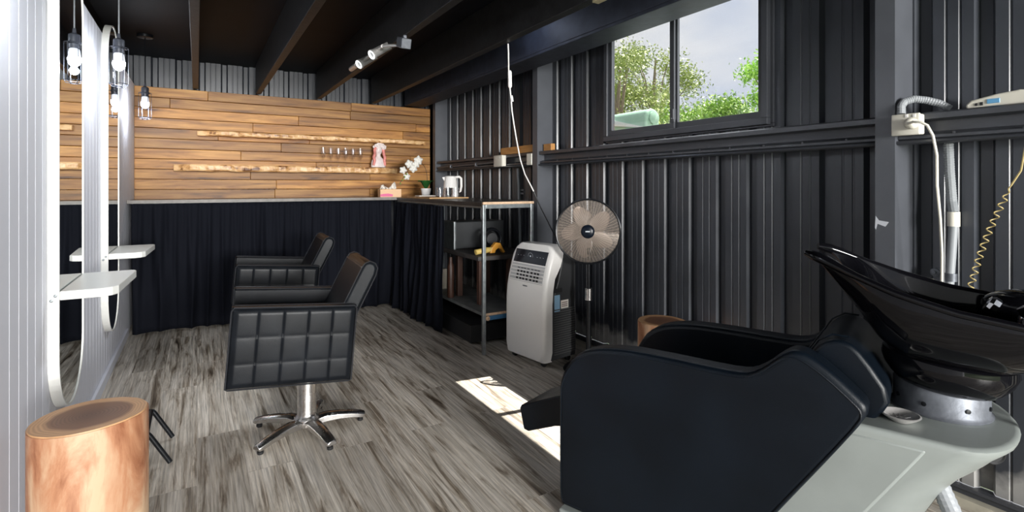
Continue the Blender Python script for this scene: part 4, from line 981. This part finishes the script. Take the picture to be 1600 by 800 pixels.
# pedestal shell
def stad(sf, sr, hw, z, rr_=None, n=16):
    """rounded rear end, square front"""
    pts = [(sf, -hw, z)]
    c = sr-.132
    for k in range(n+1): a = -PI/2+PI*k/n; pts.append((c+(sr-c)*math.cos(a), hw*math.sin(a), z))
    pts.append((sf, hw, z)); return pts
b = nb(); lv = [(.0, .05, .86, .225), (.10, .05, .875, .225), (.20, .05, .90, .226), (.28, .05, .93, .228), (.33, .40, .955, .23), (.40, .55, .99, .233), (.455, .70, 1.03, .237), (.50, .72, 1.075, .24), (.535, .74, 1.105, .244), (.56, .75, 1.13, .248), (.572, .75, 1.134, .247), (.577, .752, 1.13, .242), (.578, .755, 1.122, .235)]
rg = [[b.verts.new(p) for p in stad(sf, sr, hw, z)] for z, sf, sr, hw in lv]
for A, B in zip(rg, rg[1:]):
    n = len(A)
    for k in range(n): b.faces.new((A[k], A[(k+1) % n], B[(k+1) % n], B[k]))
b.faces.new(rg[0][::-1]); b.faces.new(rg[-1]); ped = obj('pedestal_shell', b, M['abs'], t, smooth=True)
b = nb(); prism(b, [(.74, .553), (.948, .553), (.82, .345), (.70, .16), (.50, .16), (.60, .30)], -.2485, -.225, lambda a, z, d: (a, d+(.553-z)*.055, z)); obj('side_panel', b, M['abs'], t, smooth=True, bevel=.008, ang=40)
b = nb(); rbox(b, -.10, .90, -.285, .285, .002, .034, .006, 2); obj('floor_plate', b, M['abs'], t)
b = nb(); lathe(b, [(.0, 0), (.018, 0), (.021, .003), (.024, .001)][::-1], 20, M=Matrix.Translation((1.073, -.158, .545)) @ Matrix.Rotation(R(100), 4, 'X') @ Matrix.Rotation(R(30), 4, 'Y'), caps=False); obj('port_hole', b, M['rubber'], t)
# collar and swivel bowl
b = nb(); lathe(b, [(.112, .5785), (.114, .584), (.107, .591), (.107, .650), (.103, .656), (.09, .658)], 40, o=(.975, .015, 0)); co_ = obj('collar_ring', b, M['zinc'], t, smooth=True)
for a in (-150, -110, -60, -20): b = nb(); c_, s_ = math.cos(R(a)), math.sin(R(a)); lathe(b, [(.006, 0), (.006, .003), (.001, .0035)], 10, M=Matrix.Translation((.975+.107*c_, .015+.107*s_, .612)) @ Vector((c_, s_, 0)).to_track_quat('Z', 'Y').to_matrix().to_4x4()); obj('bolt', b, M['blackmetal'], co_)
b = nb(); lathe(b, [(.090, -.012), (.112, -.004), (.128, .012), (.142, .032), (.150, .055), (.147, .075), (.125, .09)], 40, M=Matrix.Translation((.985, .01, .655)) @ Matrix.Rotation(R(4), 4, 'Y')); obj('tilt_mount', b, M['gloss'], t, smooth=True)
# basin
def basin():
    b = nb(); NT, NP = 40, 33; R_ = []
    S1 = 1.335
    def wid(s): 
        k = min(1, max(0, (s-.66)/.30)); w_ = .115+.105*math.sin(k*PI/2)
        if s > 1.08: w_ *= math.sqrt(max(.0, 1-((s-1.08)/(S1-1.08+.012))**2.6))
        return w_
    def rim(s):
        pts = [(.66, 1.0), (.70, .990), (.785, .955), (.88, .920), (1.0, .888), (1.12, .872), (1.35, .868)]
        for (a, z), (a2, z2) in zip(pts, pts[1:]):
            if s <= a2: u = (s-a)/(a2-a); return z+(z2-z)*u
        return pts[-1][1]
    def keel(s):
        pts = [(.66, .985), (.70, .935), (.785, .845), (.84, .76), (.90, .715), (1.0, .705), (1.10, .715), (1.2, .755), (1.28, .80), (1.35, .85)]
        for (a, z), (a2, z2) in zip(pts, pts[1:]):
            if s <= a2: u = max(0, (s-a)/(a2-a)); return z+(z2-z)*u
        return pts[-1][1]
    for i in range(NT+1):
        t_ = i/NT; outer = []; inner = []
        for j in range(NP):
            ph = -1+2*j/(NP-1); s0 = .662+.115*(1-abs(ph)**2.2); s = s0+(S1-s0)*t_
            w_ = wid(s); zr = rim(s); zk = keel(s)
            ap = abs(ph)
            y = w_*math.sin(ph*PI/2)*(1.0); h = 1-math.cos(ap*PI/2)**1.0
            z = zk+(zr-zk)*(h**1.15)
            outer.append((s, y, z))
            # inner bowl
            d = min(1, t_*2.6)*min(1, (1-t_)*7); wi = max(.001, w_-.016); yi = wi*math.sin(ph*PI/2)
            zin_f = zr+ (zk+.02+max(0, .10*(1-t_*2.4))*1.0+.02-zr)*(1-h**1.4)*1.0
            zin = max(z+.018, zin_f) if ap < .97 else zr
            neck = zr-(.085*(1-ap**2)) if t_ < .12 else zin
            u = min(1, t_/.12); zin = (zr-.085*(1-ap**2))*(1-u)+zin*u if t_ < .12 else zin
            back = min(1, (1-t_)/.08); zin = zr*(1-back)+zin*back
            inner.append((s if t_ < .97 else min(s, S1-.014), yi, max(zin, z+.010)))
        loop = outer+inner[::-1]
        R_.append([b.verts.new(p) for p in loop])
    for A, B in zip(R_, R_[1:]):
        n = len(A)
        for k in range(n): b.faces.new((A[k], A[(k+1) % n], B[(k+1) % n], B[k]))
    for Q_ in (R_[0], R_[-1]):
        n = len(Q_)//2
        for k in range(n-1): b.faces.new((Q_[k], Q_[k+1], Q_[2*n-2-k], Q_[2*n-1-k]))
    return b
bs = obj('basin', basin(), M['gloss'], t, smooth=True, sub=1)
b = nb()
for s in (-1, 1):  # rolled rim bead
    pts = []
    for i in range(30):
        q = i/29; sv = .664+.47*q; k = min(1, max(0, (sv-.66)/.30)); w_ = .115+.105*math.sin(k*PI/2)-.005
        zs = [(.66, 1.0), (.70, .990), (.785, .955), (.88, .920), (1.0, .888), (1.12, .872), (1.35, .868)]
        for (a, z), (a2, z2) in zip(zs, zs[1:]):
            if sv <= a2: z_ = z+(z2-z)*(sv-a)/(a2-a); break
        pts.append((sv, s*w_, z_+.001))
    tube(b, pts, [.010, .014, .016, .0155, .0145, .013, .012, .011]+[.0095]*21+[.006], 12)
obj('rim_bead', b, M['gloss'], bs, smooth=True)
b = nb(); blob(b, (1.17, .10, .872), (.105, .085, .045), 3); obj('tap_housing', b, M['gloss'], t, smooth=True)
b = nb(); lathe(b, [(.0, .03), (.022, .028), (.026, .02), (.024, .006), (.014, 0)][::-1], 10, M=Matrix.Translation((1.098, .03, .868)) @ Matrix.Rotation(R(-60), 4, 'Y')); kb = obj('tap_knob', b, M['ss'], t, smooth=False)
b = nb(); tube(b, [(1.15, -.03, .85), (1.135, -.04, .885), (1.15, -.055, .90), (1.19, -.06, .89)], .011, 10); lathe(b, [(.02, 0), (.022, .01), (.018, .03)], 14, o=(1.145, -.03, .835)); obj('spray_hose', b, M['ss'], t, smooth=True)
b = nb(); lathe(b, [(.0, .004), (.02, .004), (.024, .001), (.026, 0)][::-1], 20, o=(1.0, 0, .733), caps=False); obj('plug_hole', b, M['ss'], t)
# waste hoses
b = nb(); pts = []
for k in range(60): u = k/59; pts.append((.96+.17*u, -.10-.03*u, .44-.42*u))
tube(b, pts, [.021+.0018*(i % 2) for i in range(60)], 14); obj('waste_hose', b, M['conduit'], t)
M['tubing'] = mat('dull_white_tubing', (.42, .40, .35), .5, var=.2, vscale=20)
for dx, dy, r in ((0, 0, .011), (.03, .05, .008)):
    b = nb(); tube(b, [(1.18+dx, -.0+dy, .80), (1.19+dx, -.015+dy, .72), (1.172+dx, -.025+dy, .55), (1.16+dx, -.03+dy, .38), (1.13+dx, -.035+dy, .16), (1.11+dx, -.03+dy, .02)], r, 10); obj('supply_hose', b, M['tubing'], t, smooth=True)
b = nb()
for k in range(5):
    tube(b, [(1.30-.01*k, .02+.02*k, .52), (1.15, .0+.01*k, .33-.02*k), (1.0+.015*k, -.02, .18), (.95, -.03+.02*k, .05)], .0025, 6)
obj('loose_wires', b, M['tubing'], t)
# strainer lying on the pedestal
t = thing('drain_strainer', 'small round chrome drain strainer lying on the pedestal beside collar', 'strainer', (1.592, .650, .5795))
b = nb(); lathe(b, [(.022, .0), (.028, .004), (.042, .014), (.045, .017), (.041, .0185), (.029, .009), (.022, .004), (.014, .003)], 28, caps=False); obj('rim', b, M['satin'], t, smooth=True)
b = nb()
for k in range(12): a = 2*PI*k/12; tube(b, [(.010*math.cos(a), .010*math.sin(a), .005), (.026*math.cos(a), .026*math.sin(a), .007)], .0015, 5)
lathe(b, [(.011, .002), (.011, .006), (.004, .010), (.0, .011)], 16, caps=False); obj('grid', b, M['satin'], t, smooth=True)

# ------------------------------------------------------------------ outside
b = nb(); box(b, -30, 60, -30, 60, -.4, -.13); M['grass'] = mat('grass', (.05, .075, .025), .9, 0, .4, 10, var=.4, vscale=3)
o = obj('ground', b, M['grass']); o['kind'] = 'structure'
def leaf_mat(name, c1, c2):
    m = bpy.data.materials.new(name); m.use_nodes = True; n = m.node_tree; L = n.links; bs_ = n.nodes['Principled BSDF']
    g = n.nodes.new('ShaderNodeNewGeometry'); r = n.nodes.new('ShaderNodeValToRGB'); L.new(g.outputs['Random Per Island'], r.inputs[0])
    r.color_ramp.elements[0].color = (*c1, 1); r.color_ramp.elements[1].color = (*c2, 1); L.new(r.outputs[0], bs_.inputs['Base Color']); bs_.inputs['Roughness'].default_value = .5
    return m
M['bark'] = mat('pale_bark', (.22, .17, .13), .8, var=.3, vscale=20)
lm = [leaf_mat('gum_leaf', (.16, .23, .05), (.46, .52, .17)), leaf_mat('mid_leaf', (.12, .26, .04), (.45, .62, .14)), leaf_mat('bright_leaf', (.22, .46, .05), (.55, .82, .18))]
def tree(x, y, top, r, n, m, label, seed, leaf=.10, spread=.8, low=1.2):
    random.seed(seed); t = thing('tree', label, 'tree', (x, y, -.13), 0, None)
    b = nb(); tube(b, [(0, 0, -.05), (.05, .03, top*.35), (-.05, .05, top*.6), (.03, 0, top*.9)], [.12, .10, .07, .02], 8)
    cl = []
    for k in range(26):
        a = random.uniform(0, 2*PI); q = r*math.sqrt(random.random())*.95; z = random.uniform(low, top-.25); q *= math.sqrt(max(.12, 1-((z-low)/(top-low))**2.2))
        c = Vector((q*math.cos(a), q*math.sin(a), z)); cl.append(c)
        tube(b, [(0, 0, z*.6), tuple(c*.6+Vector((0, 0, z*.3))), tuple(c)], [.03, .018, .008], 5)
    obj('trunk', b, M['bark'], t, smooth=True)
    b = nb()
    for k in range(n):
        c = random.choice(cl); p = c+Vector((random.gauss(0, 1), random.gauss(0, 1), random.gauss(0, .8)))*(r*.19*spread)
        u = Vector((random.gauss(0, 1), random.gauss(0, 1), random.gauss(0, 1))).normalized(); v = u.orthogonal().normalized(); l_ = leaf*random.uniform(.6, 1.3)
        v = (v+u.cross(v)*random.uniform(-2, 2)).normalized()
        vs = [b.verts.new(p), b.verts.new(p+u*l_*.5+v*l_*.22), b.verts.new(p+u*l_), b.verts.new(p+u*l_*.5-v*l_*.22)]
        b.faces.new(vs)
    obj('foliage', b, m, t)
tree(8.6, 9.3, 4.7, 1.5, 13000, lm[0], 'sparse olive-green tree outside, leftmost in the window', 1, .085)
tree(10.4, 9.9, 5.2, 1.35, 13000, lm[0], 'taller olive-green tree outside, just left of the window mullion', 2, .085)
tree(10.2, 8.6, 3.4, 1.3, 12000, lm[1], 'lower yellow-green tree outside behind the pale green tank', 3, .085)
tree(10.9, 8.25, 3.6, .9, 13000, lm[1], 'dark green bushy tree outside, just right of window mullion', 4, .085)
tree(14.5, 10.2, 4.0, 1.7, 9000, lm[1], 'low distant green bush outside between mullion and bright tree', 5, .10)
tree(10.1, 6.32, 4.15, .85, 15000, lm[2], 'bright green tree outside at the right end of window', 6, .085)
tree(8.0, 12.6, 4.5, 1.6, 9000, lm[0], 'olive tree outside hidden mostly by the wall left of window', 8, .09)
# pale green tank / hood outside
t = thing('rainwater_tank', 'slim pale green tank with rounded end and white lid strip outside window', 'tank', (4.85, 4.65, -.13), R(-90))
M['mint'] = mat('pale_green_metal', (.36, .56, .43), .4, var=.05); M['lidwhite'] = mat('white_lid', (.85, .85, .85), .5)
b = nb(); prism(b, [(-.12, 0), (.12, 0), (.12, 2.19)]+[(.12*math.cos(a), 2.19+.10*math.sin(a)) for a in [PI*k/10 for k in range(1, 10)]]+[(-.12, 2.19)], -2.6, 0, lambda a, z, d: (d, a, z)); obj('tank_body', b, M['mint'], t, smooth=True, bevel=.03, bseg=4)
b = nb(); lathe(b, [(.06, 0), (.08, .01), (.08, .03), (.04, .04)], 24, M=Matrix.Translation((.001, .0, 2.17)) @ Matrix.Rotation(R(90), 4, 'Y')); obj('end_cap', b, M['mint'], t, smooth=True)
b = nb(); prism(b, [(-.75, 2.235), (-.75, 2.14), (-.02, 2.045), (-.02, 2.055)], -.145, -.1205, lambda a, z, d: (a, d, z)); obj('lid', b, M['lidwhite'], t)
